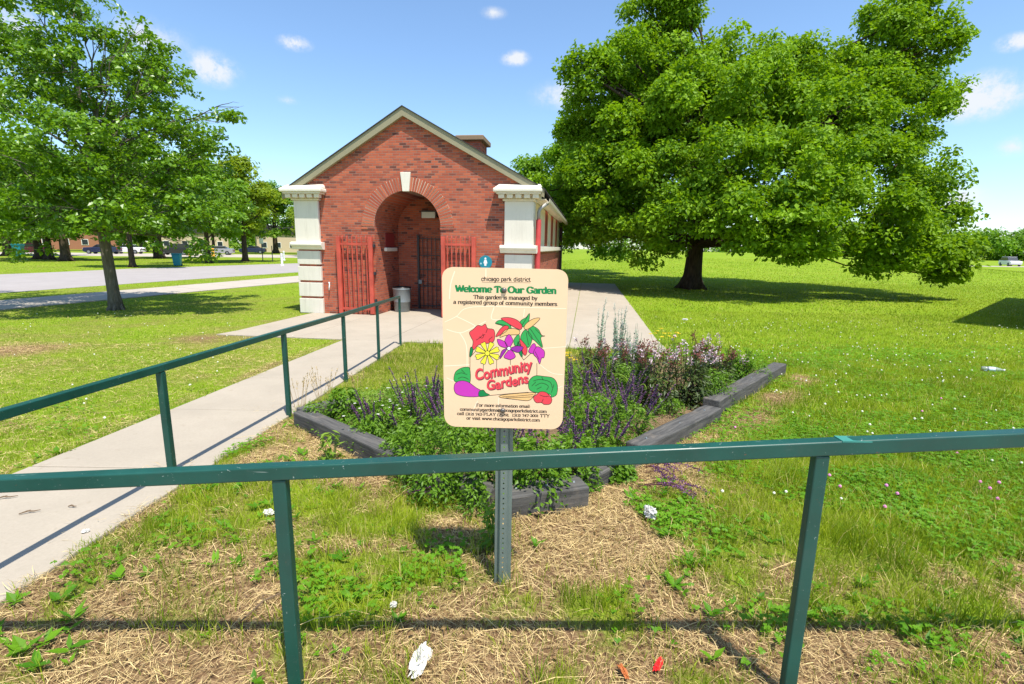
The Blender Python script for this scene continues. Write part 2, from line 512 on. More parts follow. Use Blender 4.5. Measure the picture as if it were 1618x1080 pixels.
M_IRON = plain('dark_iron', (.035, .035, .04), .5, .5)
M_GALV = plain('grey_galvanised', (.23, .26, .27), .45, .5, .35, .15, 14)
M_POST = plain('painted_channel_post', (.165, .215, .20), .42, .5, .3, .12, 20)
M_WHITE = plain('white_paint', (.80, .80, .78), .5)
M_TEAL = plain('teal_plastic', (.01, .22, .29), .4)
M_YEL = plain('yellow_paint', (.75, .42, .05), .5)
M_BARK = NT('bark')
def _bark(t, a, b, sc_=14):
    mp = t.n('ShaderNodeMapping'); mp.inputs['Scale'].default_value = (1, 1, .16); t.L.new(t.obj(), mp.inputs[0])
    n = t.noise(sc_, 6, .7, mp.outputs[0], .6)
    t.bump(n, .9, .03)
    return t.done(t.ramp(n, [(.3, a), (.7, b)]), .95, .1)
M_BARK = _bark(M_BARK, (.030, .021, .015), (.115, .085, .06))
M_BARKL = _bark(NT('grey_bark'), (.085, .072, .055), (.22, .19, .15), 22)
M_LEAF_BIG = leafmat('maple_leaf', (.042, .120, .004), (.27, .435, .012), .30, .55, gloss=.2)
M_LEAF_LEFT = leafmat('glossy_leaf', (.036, .110, .006), (.205, .365, .012), .30, .38, gloss=.45)
M_LEAF_BACK = leafmat('light_leaf', (.075, .18, .010), (.22, .38, .020), .38, .5)
M_LEAF_YEL = leafmat('olive_leaf', (.10, .19, .008), (.29, .37, .018), .38, .5)
M_LEAF_FAR = leafmat('dark_leaf', (.055, .145, .008), (.19, .34, .016), .36, .5)
M_GRASS = leafmat('grass_blade', (.080, .155, .005), (.37, .435, .026), .36, .55, extra=(.60, .47, .18), gloss=.25)
M_CLOVER = leafmat('clover_leaf', (.045, .155, .005), (.185, .365, .014), .33, .5, gloss=.2)
M_STRAW = leafmat('dry_straw', (.16, .088, .038), (.86, .655, .32), .18, .65, gloss=.15)
M_TIMBER = NT('weathered_timber')
def _timber(t):
    mp = t.n('ShaderNodeMapping'); mp.inputs['Scale'].default_value = (1.2, 14, 14); t.L.new(t.obj(), mp.inputs[0])
    n = t.noise(2.5, 6, .7, mp.outputs[0]); m = t.noise(5, 4, .6)
    c = t.ramp(n, [(.28, (.034, .033, .032)), (.5, (.085, .082, .077)), (.68, (.14, .13, .115)), (.8, (.24, .21, .17))])
    c = t.mix(t.map(m, .58, .75, 0, .5), c, (.22, .18, .14))
    t.bump(n, .6, .008)
    return t.done(c, .85, .25)
M_TIMBER = _timber(M_TIMBER)

def ground_material():
    t = NT('ground_soil_and_turf')
    g = t.attr('green')
    n1 = t.noise(38, 6, .7); n2 = t.noise(5, 5, .65); n3 = t.noise(160, 3, .6); n4 = t.noise(.28, 5, .6)
    soil = t.ramp(n1, [(.28, (.05, .028, .016)), (.5, (.20, .12, .062)), (.72, (.50, .35, .19))])
    gr = t.ramp(n2, [(.25, (.125, .215, .008)), (.55, (.225, .32, .014)), (.8, (.34, .395, .035))])
    gr = t.mix(t.map(n3, .35, .7, 0, .75), gr, (.085, .175, .008))
    gr = t.mix(t.map(n4, .4, .75, 0, .4), gr, (.30, .345, .04))
    f = t.math('ADD', g, t.math('MULTIPLY', t.math('SUBTRACT', n1, .5), .9))
    c = t.mix(t.map(f, .28, .62), soil, gr)
    t.bump(n1, .8, .03)
    return t.done(c, .95, .1)
M_GROUND = ground_material()
M_SOIL = NT('bed_soil'); _n = M_SOIL.noise(40, 6, .75); M_SOIL.bump(_n, 1, .04)
M_SOIL = M_SOIL.done(M_SOIL.ramp(_n, [(.3, (.06, .035, .02)), (.5, (.25, .165, .09)), (.72, (.50, .37, .22))]), .95, .1)

# ------------------------------------------------------------------ ground sheet, paths, road
def axis(parts):
    a = []
    for lo, hi, st in parts:
        a += list(np.arange(lo, hi, st))
    a.append(parts[-1][1])
    return np.array(a)
def build_ground():
    xs = axis([(-900, -120, 60), (-120, -30, 5), (-30, -10, 1), (-10, -4.5, .35), (-4.5, 5, .085), (5, 14, .35), (14, 40, 1), (40, 130, 4), (130, 900, 55)])
    ys = axis([(-60, -4, 8), (-4, 1, .4), (1, 7, .085), (7, 14, .25), (14, 40, .9), (40, 160, 3), (160, 1500, 90)])
    X, Y = np.meshgrid(xs, ys)
    Z = gz(X, Y)
    rough = (fbm(X, Y, .35, 2)-.5)*.035*(1-sm(6, 12, Y))*(1-sm(4, 6, np.abs(X)))
    rough = np.where(in_poly(X, Y, PATH) | in_poly(X, Y, FRONT), -.02, rough)
    Z = Z + rough
    b = in_poly(X, Y, BLDG)
    Z = np.where(b, Z-.03, Z)
    ny, nx = X.shape
    idx = np.arange(nx*ny).reshape(ny, nx)
    F = np.stack([idx[:-1, :-1], idx[:-1, 1:], idx[1:, 1:], idx[1:, :-1]], -1).reshape(-1, 4)
    mb = MB().add(np.stack([X, Y, Z], -1).reshape(-1, 3), F)
    o = mb.build('ground', M_GROUND, smooth=True)
    g = o.data.attributes.new('green', 'FLOAT', 'POINT')
    g.data.foreach_set('value', (green(X, Y)*np.clip(.58+.42*sm(9, 24, np.hypot(X, Y))+.40*(X < -3.62)+.12*(X > 2.2), 0, 1)).reshape(-1).astype(np.float32))
    return struct(o)
build_ground()

def slab(mb, quad, z0=.018, depth=.14, nx=2, ny=2, flat=None):
    """a cast slab over four ground corners, following the ground, with a real edge"""
    q = np.array([p[:2] for p in quad], float)
    n = ny+1; m = nx+1
    V = []; top = []
    for i in range(n):
        t = i/ny
        a = q[0]*(1-t)+q[3]*t; b = q[1]*(1-t)+q[2]*t
        for j in range(m):
            p = a*(1-j/nx)+b*(j/nx)
            V.append((p[0], p[1], (gz(p[0], p[1]) if flat is None else flat)+z0))
    k = len(V)
    V += [(x, y, z-depth) for x, y, z in V]
    F = []
    for i in range(ny):
        for j in range(nx):
            a = i*m+j
            F.append((a, a+1, a+m+1, a+m))
    ring = [j for j in range(m)] + [i*m+nx for i in range(1, n)] + [ny*m+j for j in range(nx-1, -1, -1)] + [i*m for i in range(ny-1, 0, -1)]
    for a, b in zip(ring, ring[1:]+ring[:1]): F.append((b, a, a+k, b+k))
    mb.add(V, F)

def strip_slabs(mb, L, R, step, gap=.012, z0=.018):
    """slabs between two edge polylines"""
    def res(P):
        P = np.array(P, float); d = np.r_[0, np.cumsum(np.linalg.norm(np.diff(P, axis=0), axis=1))]
        return P, d
    PL, dl = res(L); PR, dr = res(R)
    k = max(1, int(round(dl[-1]/step)))
    def at(P, d, t): return np.array([np.interp(t*d[-1], d, P[:, 0]), np.interp(t*d[-1], d, P[:, 1])])
    for i in range(k):
        e = gap/dl[-1]/2
        t0, t1 = i/k+e, (i+1)/k-e
        slab(mb, [at(PL, dl, t0), at(PR, dr, t0), at(PR, dr, t1), at(PL, dl, t1)], z0=z0)

mb = MB()
for a, b in ((-2, .35), (.35, 1.95), (1.95, 3.52), (3.52, 5.10), (5.10, 6.68), (6.68, 8.26), (8.26, 9.8), (9.8, 10.92)):
    fl = lambda y: -3.66+.04*(y+2)/12.9
    fr = lambda y: -2.36+.10*(y+2)/12.9
    slab(mb, [(fl(a+.006), a+.006), (fr(a+.006), a+.006), (fr(b-.006), b-.006), (fl(b-.006), b-.006)])
struct(mb.build('garden_path', M_CONC, bevel=.008))
mb = MB()
us = [.42, 2.3, 4.3, 6.3, 8.28, 10.25]; ds = [-4.05, -2.7, -1.35, -.0]
for i in range(5):
    for j in range(3):
        a, b, c, d = us[i]+.006, us[i+1]-.006, ds[j]+.006, ds[j+1]-.006
        slab(mb, [bl(a, c), bl(b, c), bl(b, d), bl(a, d)], z0=.024)
for j in range(11):
    for (a, b) in ((7.16, 8.27), (8.286, 10.25)):
        c, d = .006+1.5*j, 1.5*j+1.494
        slab(mb, [bl(a, c), bl(b, c), bl(b, d), bl(a, d)], z0=.024)
slab(mb, [bl(2.44, .01), bl(4.41, .01), bl(4.41, 1.75), bl(2.44, 1.75)], z0=.024)
struct(mb.build('paved_forecourt', M_CONC, bevel=.006))
mb = MB(); strip_slabs(mb, ROADF, ROADN, 6, gap=-.001, z0=.012)
struct(mb.build('road', M_ROAD))
mb = MB(); strip_slabs(mb, WALKF, WALKN, 1.9, gap=.02, z0=.03)
struct(mb.build('sidewalk', M_WALK))
mb = MB(); mb.prism(LOTP, (0, 0, -.42), (1, 0, 0), (0, 1, 0), (0, 0, 1), .03)
struct(mb.build('parking_lot', M_WALK, fixn=True))
mb = MB(); mb.prism(FRONT, (0, 0, -.1), (1, 0, 0), (0, 1, 0), (0, 0, 1), .118)
struct(mb.build('front_sidewalk', M_CONC, fixn=True))
# pale track and road far across the field on the right
mb = MB()
strip_slabs(mb, [(60, 96), (95, 96), (160, 120), (300, 180)], [(60, 91), (95, 91), (160, 112), (300, 168)], 10, gap=0, z0=.05)
struct(mb.build('field_track', M_WALK))

# ------------------------------------------------------------------ the brick building (local axes: x along the front, y into depth, z up)
def build_building():
    B = thing('brick_building', 'red brick gabled park building with pale stone corner piers and a deep arched entry', 'building', BORG, -YAW)
    T = .32; WF = .09            # wall thickness, set back of the brick front from the pier faces
    uL, uR, L = .06, 7.04, 14.4
    zE, zP, uP = 3.52, 5.62, 3.40
    ac, ar, az = 3.42, .99, 2.60
    n = 28
    arch = [(ac-ar, 0)] + [(ac-ar*math.cos(math.pi*i/n), az+ar*math.sin(math.pi*i/n)) for i in range(n+1)] + [(ac+ar, 0)]
    slope = (zP-zE)/(uP-(-.1))
    sl_r = (zP-zE)/(7.2-uP)
    # front: upright columns of brickwork between the ground or arch and the roof line, then the arch reveal
    f = MB()
    rl = lambda u: zP-(uP-u)*slope if u < uP else zP-(u-uP)*sl_r
    low = dict((round(u, 5), z) for u, z in arch)
    us_ = sorted(set([uL, uR, uP] + [round(u, 5) for u, z in arch]))
    def lowz(u, left):
        if abs(u-(ac-ar)) < 1e-4: return az if left else -.1
        if abs(u-(ac+ar)) < 1e-4: return -.1 if left else az
        if ac-ar < u < ac+ar: return az+math.sqrt(max(0, ar*ar-(u-ac)**2))
        return -.1
    for u0, u1 in zip(us_, us_[1:]):
        z0, z1 = lowz(u0, True), lowz(u1, False)
        if abs(u0-uL) < 1e-4 or abs(u0-(ac+ar)) < 1e-4: z0 = -.1
        if abs(u1-(ac-ar)) < 1e-4 or abs(u1-uR) < 1e-4: z1 = -.1
        f.add([(u0, WF, z0), (u1, WF, z1), (u1, WF, rl(u1)), (u0, WF, rl(u0))], [(0, 1, 2, 3)])
    for (u0, z0), (u1, z1) in zip(arch, arch[1:]):
        f.add([(u0, WF, z0), (u0, WF+T, z0), (u1, WF+T, z1), (u1, WF, z1)], [(0, 1, 2, 3)])
    for u0, u1 in ((uL, uP), (uP, uR)):
        f.add([(u0, WF, rl(u0)), (u1, WF, rl(u1)), (u1, WF+T, rl(u1)), (u0, WF+T, rl(u0))], [(0, 1, 2, 3)])
    f.add([(uL, WF, -.1), (uL, WF+T, -.1), (uL, WF+T, rl(uL)), (uL, WF, rl(uL))], [(3, 2, 1, 0)])
    f.add([(uR, WF, -.1), (uR, WF+T, -.1), (uR, WF+T, rl(uR)), (uR, WF, rl(uR))], [(0, 1, 2, 3)])
    # side walls: brick below the sill band on the right, plain brick on the left and back
    f.box(uL, uL+.3, WF+T, L, -.1, 3.42)
    f.box(uR-.3, uR, WF+T, L, -.1, 1.86)
    f.box(uL, uR, L, L+.3, -.1, 3.42)
    f.prism([(uL, 3.42), (uR, 3.42), (uP, zP-.05)], (0, L, 0), (1, 0, 0), (0, 0, 1), (0, 1, 0), .3)
    # entry recess: jambs, vault and back wall
    D = 1.85
    f.box(ac-ar-.28, ac-ar, WF+T, D+.1, -.1, az)
    f.box(ac+ar, ac+ar+.28, WF+T, D+.1, -.1, az)
    Vv = []; 
    for d in (WF+T, D+.1):
        for i in range(n+1):
            a = math.pi*i/n
            Vv.append((ac-ar*math.cos(a), d, az+ar*math.sin(a)))
    f.add(Vv, [(i, i+1, n+1+i+1, n+1+i) for i in range(n)])
    f.box(ac-ar-.2, ac+ar+.2, D+.1, D+.3, -.1, az+ar+.2)
    f.build('wall', M_BRICK, B)
    # arch ring of rowlock bricks
    rm = MB(); halves = [MB(), MB()]
    N = 47
    for i in range(N):
        a0 = math.pi*(i+.15)/N; a1 = math.pi*(i+.85)/N
        if abs((a0+a1)/2-math.pi/2) < .085: continue
        jit = rng.uniform(-.006, .006); r = halves[i > N/2]
        for (r0, r1) in ((ar+.004, ar+.385+rng.uniform(-.02, .012)),):
            P = [(ac-r0*math.cos(a0), az+r0*math.sin(a0)), (ac-r1*math.cos(a0), az+r1*math.sin(a0)), (ac-r1*math.cos(a1), az+r1*math.sin(a1)), (ac-r0*math.cos(a1), az+r0*math.sin(a1))]
            r.prism(P, (0, WF-.022+jit, 0), (1, 0, 0), (0, 0, 1), (0, 1, 0), .035, rnd=float(rng.random()))
    ringp = [(ac-(ar+.37)*math.cos(math.pi*i/40), az+(ar+.37)*math.sin(math.pi*i/40)) for i in range(41)] + [(ac+(ar+.002)*math.cos(math.pi*i/40), az+(ar+.002)*math.sin(math.pi*i/40)) for i in range(41)]
    rm.prism(ringp, (0, WF-.008, 0), (1, 0, 0), (0, 0, 1), (0, 1, 0), .012)
    ring = halves[0].build('arch_ring', M_BRICKV, B, fixn=True); halves[1].build('arch_ring', M_BRICKV, B, fixn=True)
    rm.build('mortar', plain('pale_mortar', (.66, .53, .41), .9), ring, fixn=True)
    k = MB(); k.prism([(-.095, az+ar-.02), (.095, az+ar-.02), (.15, az+ar+.50), (-.15, az+ar+.50)], (ac, WF-.055, 0), (1, 0, 0), (0, 0, 1), (0, 1, 0), .08)
    k.build('keystone', M_STONE2, B, bevel=.008, fixn=True)
    for s_ in (-1, 1):
        q = MB(); q.box(ac+s_*(ar+.19)-.20, ac+s_*(ar+.19)+.20, WF-.02, WF+.01, az-.075, az-.012)
        q.build('impost', M_BRICK, B)
    # corner piers
    def rounded(o0, x0, x1, y0, y1, z0, z1, mat, rr):
        o0.box(x0, x1, y0, y1, z0, z1)
    for side in (0, 1):
        x0, x1 = (0.0, .755) if side == 0 else (6.262, 7.06)
        d1 = .62
        p = MB(); p.box(x0, x1, 0, d1, 2.10, 3.31)
        pier = p.build('corner_pier', M_STONE, B, bevel=.012)
        zz = [0.0, .455, .505, .93, .98, 1.41, 1.46, 1.865]
        for i in range(4):
            q = MB(); q.box(x0+.004*i, x1-.004*i, .002, d1-.01, zz[2*i]+.012, zz[2*i+1])
            q.build('rusticated_block', M_STONE, pier, bevel=.010)
        q = MB(); q.box(x0+.05, x1-.05, .035, d1-.04, 0, 2.0); q.build('joint_core', M_BRICK, pier)
        # dentil frieze and cap
        c = MB(); c.box(x0-.05, x1+.05, -.045, d1, 3.312, 3.36); c.box(x0-.02, x1+.02, -.02, d1, 3.362, 3.48)
        m_ = 5
        for i in range(m_):
            xx = x0-.15+(x1-x0+.30-.16)*i/(m_-1)
            c.box(xx, xx+.16, -.17, -.022, 3.375, 3.478)
        for yy in (.02, .30):
            if side == 0: c.box(x0-.17, x0-.022, yy, yy+.16, 3.375, 3.478)
            else: c.box(x1+.022, x1+.17, yy, yy+.16, 3.375, 3.478)
        c.box(x0-.20, x1+.20, -.20, d1, 3.482, 3.53)
        c.build('dentil_frieze', M_CREAM, pier, bevel=.006)
        c = MB()
        xi, xo = (x0-.30, x1+.245) if side == 0 else (x0-.29, x1+.235)
        c.box(xi, xo, -.24, d1+.02, 3.533, 3.64)
        V = [(xi+.02, -.22, 3.642), (xo-.02, -.22, 3.642), (xo-.02, .34, 3.642), (xi+.02, .34, 3.642), (xi+.10, .06, 3.76), (xo-.06, .06, 3.76), (xo-.06, .34, 3.76), (xi+.10, .34, 3.76)]
        c.add(V, [(3, 2, 1, 0), (4, 5, 6, 7), (0, 1, 5, 4), (1, 2, 6, 5), (2, 3, 7, 6), (3, 0, 4, 7)])
        c.build('cap', M_STONE2, pier, bevel=.03, seg=3)
        # sill band with a rolled front
        b = MB()
        prof = [(0, 1.905), (-.035, 1.915), (-.055, 1.96), (-.06, 1.985), (-.105, 2.0), (-.13, 2.045), (-.125, 2.085), (-.10, 2.115), (-.05, 2.125), (.2, 2.125), (.2, 1.905)]
        e0, e1 = x0-.11, x1+.11
        b.prism(prof, (e0, 0, 0), (0, 1, 0), (0, 0, 1), (1, 0, 0), e1-e0)
        if side == 0: b.box(e0, x0-.002, .2, d1, 1.93, 2.125)
        else: b.box(x1+.002, e1, .2, d1, 1.93, 2.125)
        b.build('sill_band', M_STONE2, pier, bevel=.006, fixn=True)
    # right-hand side: cream wall between red mullions over a stone band
    s = MB(); s.box(uR-.3, uR-.05, .63, L, 2.126, 3.44); s.build('side_wall_panel', M_CREAM, B)
    s = MB(); s.box(uR-.28, uR+.10, .63, L-.5, 1.94, 2.12); s.build('side_sill', M_STONE2, B, bevel=.025)
    s = MB(); s.box(uR-.30, uR-.02, .63, L-.02, 1.862, 1.938); s.build('soldier_course', M_DKRED, B)
    for d in (4.6, 7.6, 10.6):
        w = MB(); w.box(uR-.06, uR-.035, d, d+.10, 2.13, 3.40); w.box(uR-.06, uR-.035, d+1.0, d+1.10, 2.13, 3.40); w.box(uR-.06, uR-.035, d+.101, d+.999, 3.28, 3.399); w.box(uR-.06, uR-.035, d+.101, d+.999, 2.131, 2.24)
        fr = w.build('window', M_RED, B)
        g = MB(); g.box(uR-.058, uR-.042, d+.103, d+.997, 2.242, 3.278); g.build('shutter', M_DKRED, fr)
    s = MB(); s.box(uR-.12, uR+.10, L-.35, L+.29, -.1, 3.40); s.build('end_post', plain('dark_maroon_paint', (.055, .022, .02), .6), B)
    # roof: shingle planes, soffit, fascia, gutter
    ov = .26; th = .13
    rf = MB()
    for sgn, ue, k_ in ((-1, -.34, slope), (1, 7.36, sl_r)):
        zt = zP + .20; ze = zt - abs(ue-uP)*k_
        P = [(uP, zt), (ue, ze), (ue, ze-th*.18), (uP, zt-th*.18)]
        rf.prism(P, (0, WF-.145, 0), (1, 0, 0), (0, 0, 1), (0, 1, 0), L+.6)
    roof = rf.build('roof', M_ROOF, B, fixn=True)
    fa = MB()
    for ue, k_ in ((-.33, slope), (7.34, sl_r)):
        zt = zP+.20-th*.18-.004; ze = zt-abs(ue-uP)*k_
        fh = .235
        fa.prism([(uP, zt), (ue, ze), (ue, ze-fh*.9), (uP, zt-fh)], (0, WF-.115, 0), (1, 0, 0), (0, 0, 1), (0, 1, 0), .112)
    fa.build('rake_board', M_FASCIA, roof, fixn=True)
    so = MB(); so.box(uR-.02, 7.34, .64, L+.2, 3.40, 3.43); so.box(uL-.36, uL+.02, .64, L+.2, 3.40, 3.43)
    so.build('soffit', M_CREAM, roof)
    gu = MB()
    gp = [(7.335, 3.30), (7.40, 3.30), (7.45, 3.34), (7.46, 3.43), (7.445, 3.43), (7.43, 3.35), (7.335, 3.325)]
    gu.prism(gp, (0, .58, 0), (1, 0, 0), (0, 0, 1), (0, 1, 0), L-.5)
    gu.build('gutter', plain('cream_metal', (.62, .55, .43), .4), roof, fixn=True)
    # chimney
    ch = MB(); ch.box(4.28, 4.92, 3.05, 4.1, 4.4, 5.50); chim = ch.build('chimney', M_BRICK, B)
    cc = MB(); cc.box(4.10, 5.04, 2.92, 4.24, 5.502, 5.66); cc.build('chimney_cap', plain('brown_cap', (.27, .18, .105), .7), chim, bevel=.02)
    # downspout
    dp = MB(); dp.tube([(7.17, .40, -.02), (7.17, .40, 2.84)], .075, 14); dsp = dp.build('downspout', paintmat('red_pipe_paint', (.55, .06, .06), .45, (.4, .1, .1)), B, smooth=False)
    dp = MB(); dp.tube([(7.17, .40, 2.842), (7.17, .40, 3.05), (7.2, .42, 3.14), (7.32, .6, 3.26), (7.38, .7, 3.31)], .05, 12); dp.build('gutter_elbow', plain('grey_zinc', (.35, .33, .30), .5, .4, .3), dsp, smooth=True)
    # iron gates folded back against the front
    def gate(u0, u1, ztop, hinge):
        yg = WF-.115
        g = MB(); g.box(u0, u0+.115, yg-.05, yg+.05, .05, ztop); g.box(u1-.115, u1, yg-.05, yg+.05, .05, ztop)
        root = g.build('iron_gate', M_RED, B, bevel=.008)
        for za, zb in ((ztop-.24, ztop-.185), (.16, .225)):
            b = MB(); b.box(u0+.116, u1-.116, yg-.02, yg+.02, za, zb); b.build('gate_rail', M_RED, root)
        nb = 6
        w = (u1-u0-.23)/(nb+.0)
        for i in range(nb):
            x = u0+.115+w*(i+.5)
            q = MB(); q.box(x-.0115, x+.0115, yg-.0185, yg+.0185, .10, ztop-.242); q.box(x-.0116, x+.0116, yg-.0215, yg+.0215, ztop-.2425, ztop-.02)
            q.add([(x-.014, yg-.018, ztop-.02), (x+.014, yg-.018, ztop-.02), (x+.014, yg+.018, ztop-.02), (x-.014, yg+.018, ztop-.02), (x, yg, ztop+.05)], [(0, 1, 4), (1, 2, 4), (2, 3, 4), (3, 0, 4)])
            q.build('picket', M_RED, root)
        for z in (.4, 1.2, 2.0):
            h = MB(); h.box(u1-.02 if hinge else u0-.05, u1+.05 if hinge else u0+.02, yg+.012, WF-.004, z, z+.09); h.build('hinge', M_IRON, root)
    gate(1.30, 2.40, 2.30, True)
    gate(4.46, 5.46, 2.33, False)
    # dark gate against the back of the recess
    g = MB(); gy = D+.02
    g.box(3.10, 3.16, gy-.03, gy+.03, .03, 2.40); bg = g.build('entry_gate', M_IRON, B)
    for i in range(8):
        x = 3.28+.145*i
        q = MB(); q.box(x-.009, x+.009, gy-.01, gy+.01, .06, 2.34); q.build('gate_bar', M_IRON, bg)
    for z in (.12, .75, 1.3, 1.75, 2.28):
        q = MB(); q.box(3.161, 4.39, gy-.006, gy-.0105-.006, z, z+.03); q.build('gate_crossbar', M_IRON, bg, fixn=True)
    q = MB(); q.box(3.13, 3.25, gy-.06, gy-.031, .84, .98); q.build('lock', M_GALV, bg, bevel=.01)
    # small red window in the left jamb, with its white sill
    w = MB(); xj = ac-ar; w.box(xj-.03, xj+.015, .86, 1.58, 2.0, 2.44); wo = w.build('window', M_DKRED, B, bevel=.01)
    w = MB(); w.box(xj-.02, xj+.075, .76, 1.66, 1.885, 1.995); w.build('sill', M_STONE2, wo, bevel=.01)
    # flood light on the back wall
    l = MB(); l.box(3.30, 3.80, D-.17, D+.09, 2.96, 3.17); lo = l.build('wall_light', plain('light_housing', (.10, .09, .08), .6), B, bevel=.02)
    l = MB(); l.box(3.33, 3.77, D-.20, D-.172, 2.93, 3.12); l.build('diffuser', plain('milky_diffuser', (.62, .60, .50), .4), lo, bevel=.01)
    # hose hook on the front
    h = MB(); h.tube([(.97, WF+.01, .93), (.97, WF-.06, .95), (1.0, WF-.09, .90), (.985, WF-.09, .80), (.97, WF-.08, .72)], .017, 8)
    h.build('hose_hook', M_WHITE, B, smooth=True)
    return B
build_building()

# restroom disc and litter bin beside the entry
def loc_b(u, d, z): 
    p = BORG+LAT*u+DEP*d; return (p[0], p[1], BORG[2]+z)
def build_disc():
    D = thing('restroom_sign', 'round teal restroom disc with a white figure on the brick front', 'sign', loc_b(5.72, .085, 1.64), -YAW)
    m = MB(); m.prism([(.19*math.cos(2*math.pi*i/40), .19*math.sin(2*math.pi*i/40)) for i in range(40)], (0, -.012, 0), (1, 0, 0), (0, 0, 1), (0, 1, 0), .010)
    m.build('disc', M_TEAL, D, fixn=True)
    w = MB()
    w.prism([(.028*math.cos(2*math.pi*i/16), .105+.028*math.sin(2*math.pi*i/16)) for i in range(16)], (0, -.0145, 0), (1, 0, 0), (0, 0, 1), (0, 1, 0), .002)
    w.prism([(-.03, .07), (.03, .07), (.058, -.03), (.03, -.035), (.03, -.10), (-.03, -.10), (-.03, -.035), (-.058, -.03)], (0, -.0145, 0), (1, 0, 0), (0, 0, 1), (0, 1, 0), .002)
    w.build('figure', M_WHITE, D, fixn=True)
    w = MB(); w.prism([(-.13+.026*math.cos(2*math.pi*i/16), -.04+.026*math.sin(2*math.pi*i/16)) for i in range(16)], (0, -.0145, 0), (1, 0, 0), (0, 0, 1), (0, 1, 0), .002)
    w.build('access_dot', plain('pale_teal', (.35, .6, .65), .5), D, fixn=True)
    return D
disc = build_disc()
can = thing('litter_bin', 'grey metal litter can standing at the left of the arched entry', 'bin', loc_b(2.86, 1.02, .024))
m = MB(); m.lathe((0, 0, 0), [(.225, 0), (.235, .02), (.255, .3), (.262, .305), (.258, .32), (.275, .68), (.29, .70), (.29, .735), (.275, .74), (.265, .735), (.25, .5), (.23, .03)], 28)
m.build('body', M_GALV, can, smooth=True)
m = MB(); m.lathe((0, 0, .737), [(.278, 0), (.29, .01), (.288, .04), (.262, .045), (.258, .0)], 28); m.build('liner_rim', plain('black_liner', (.012, .012, .014), .35), can, smooth=True)

# ------------------------------------------------------------------ railings
RAIL_Y = 1.602
def front_rail():
    zl, sl_ = .907, .0655
    topz = lambda x: zl + (x+.785)*sl_ - .004
    R = thing('handrail', 'dark green square tube railing across the near lawn on two posts', 'railing', (0, RAIL_Y, 0))
    m = MB()
    a, b = -2.44, 2.9
    m.beam((a, 0, topz(a)-.026), (b, 0, topz(b)-.026), .046, .052)
    m.build('top_rail', M_GREEN, R, bevel=.006, seg=3)
    for xt, xb in ((-.795, -.80), (1.062, 1.062), (2.62, 2.62)):
        p = MB(); p.box(xt-.024, xt+.024, -.018, .018, -.12, topz(xt)-.0525)
        o = p.build('post', M_GREEN, R, bevel=.005, seg=3)
    q = MB(); q.box(1.115, 1.215, -.0235, .0235, topz(1.115)-.004, topz(1.115)+.0016, M=None)
    o = q.build('touch_up_paint', M_PATCH, R)
    o.location = (0, 0, .001)
front_rail()
def path_rail():
    R = thing('handrail', 'long dark green railing along the right edge of the concrete path', 'railing', (-2.3, 3.25, 0))
    P = [(-2.44, 1.63), (-2.37, 3.25), (-2.31, 4.94), (-2.26, 6.57), (-2.25, 8.21), (-2.27, 9.93)]
    hts = [.865, .885, .93, .97, 1.02, 1.05]
    hts = [.872, .885, .925, .955, .99, 1.01]
    pts = []
    for (x, y), h in zip(P, hts): pts.append((x+2.3, y-3.25, float(gz(x, y))+h))
    m = MB()
    for a, b in zip(pts, pts[1:]): m.beam((a[0], a[1]-.001, a[2]-.026), (b[0], b[1]+.001, b[2]-.026), .046, .050)
    m.build('top_rail', M_GREEN, R, bevel=.005)
    for k, (a, (x, y)) in enumerate(zip(pts, P)):
        p = MB(); z0 = float(gz(x, y))-.12
        p.box(a[0]-.022, a[0]+.022, a[1]-.022, a[1]+.022, z0, a[2]-.053)
        p.build('post', M_GREEN, R, bevel=.005)
path_rail()

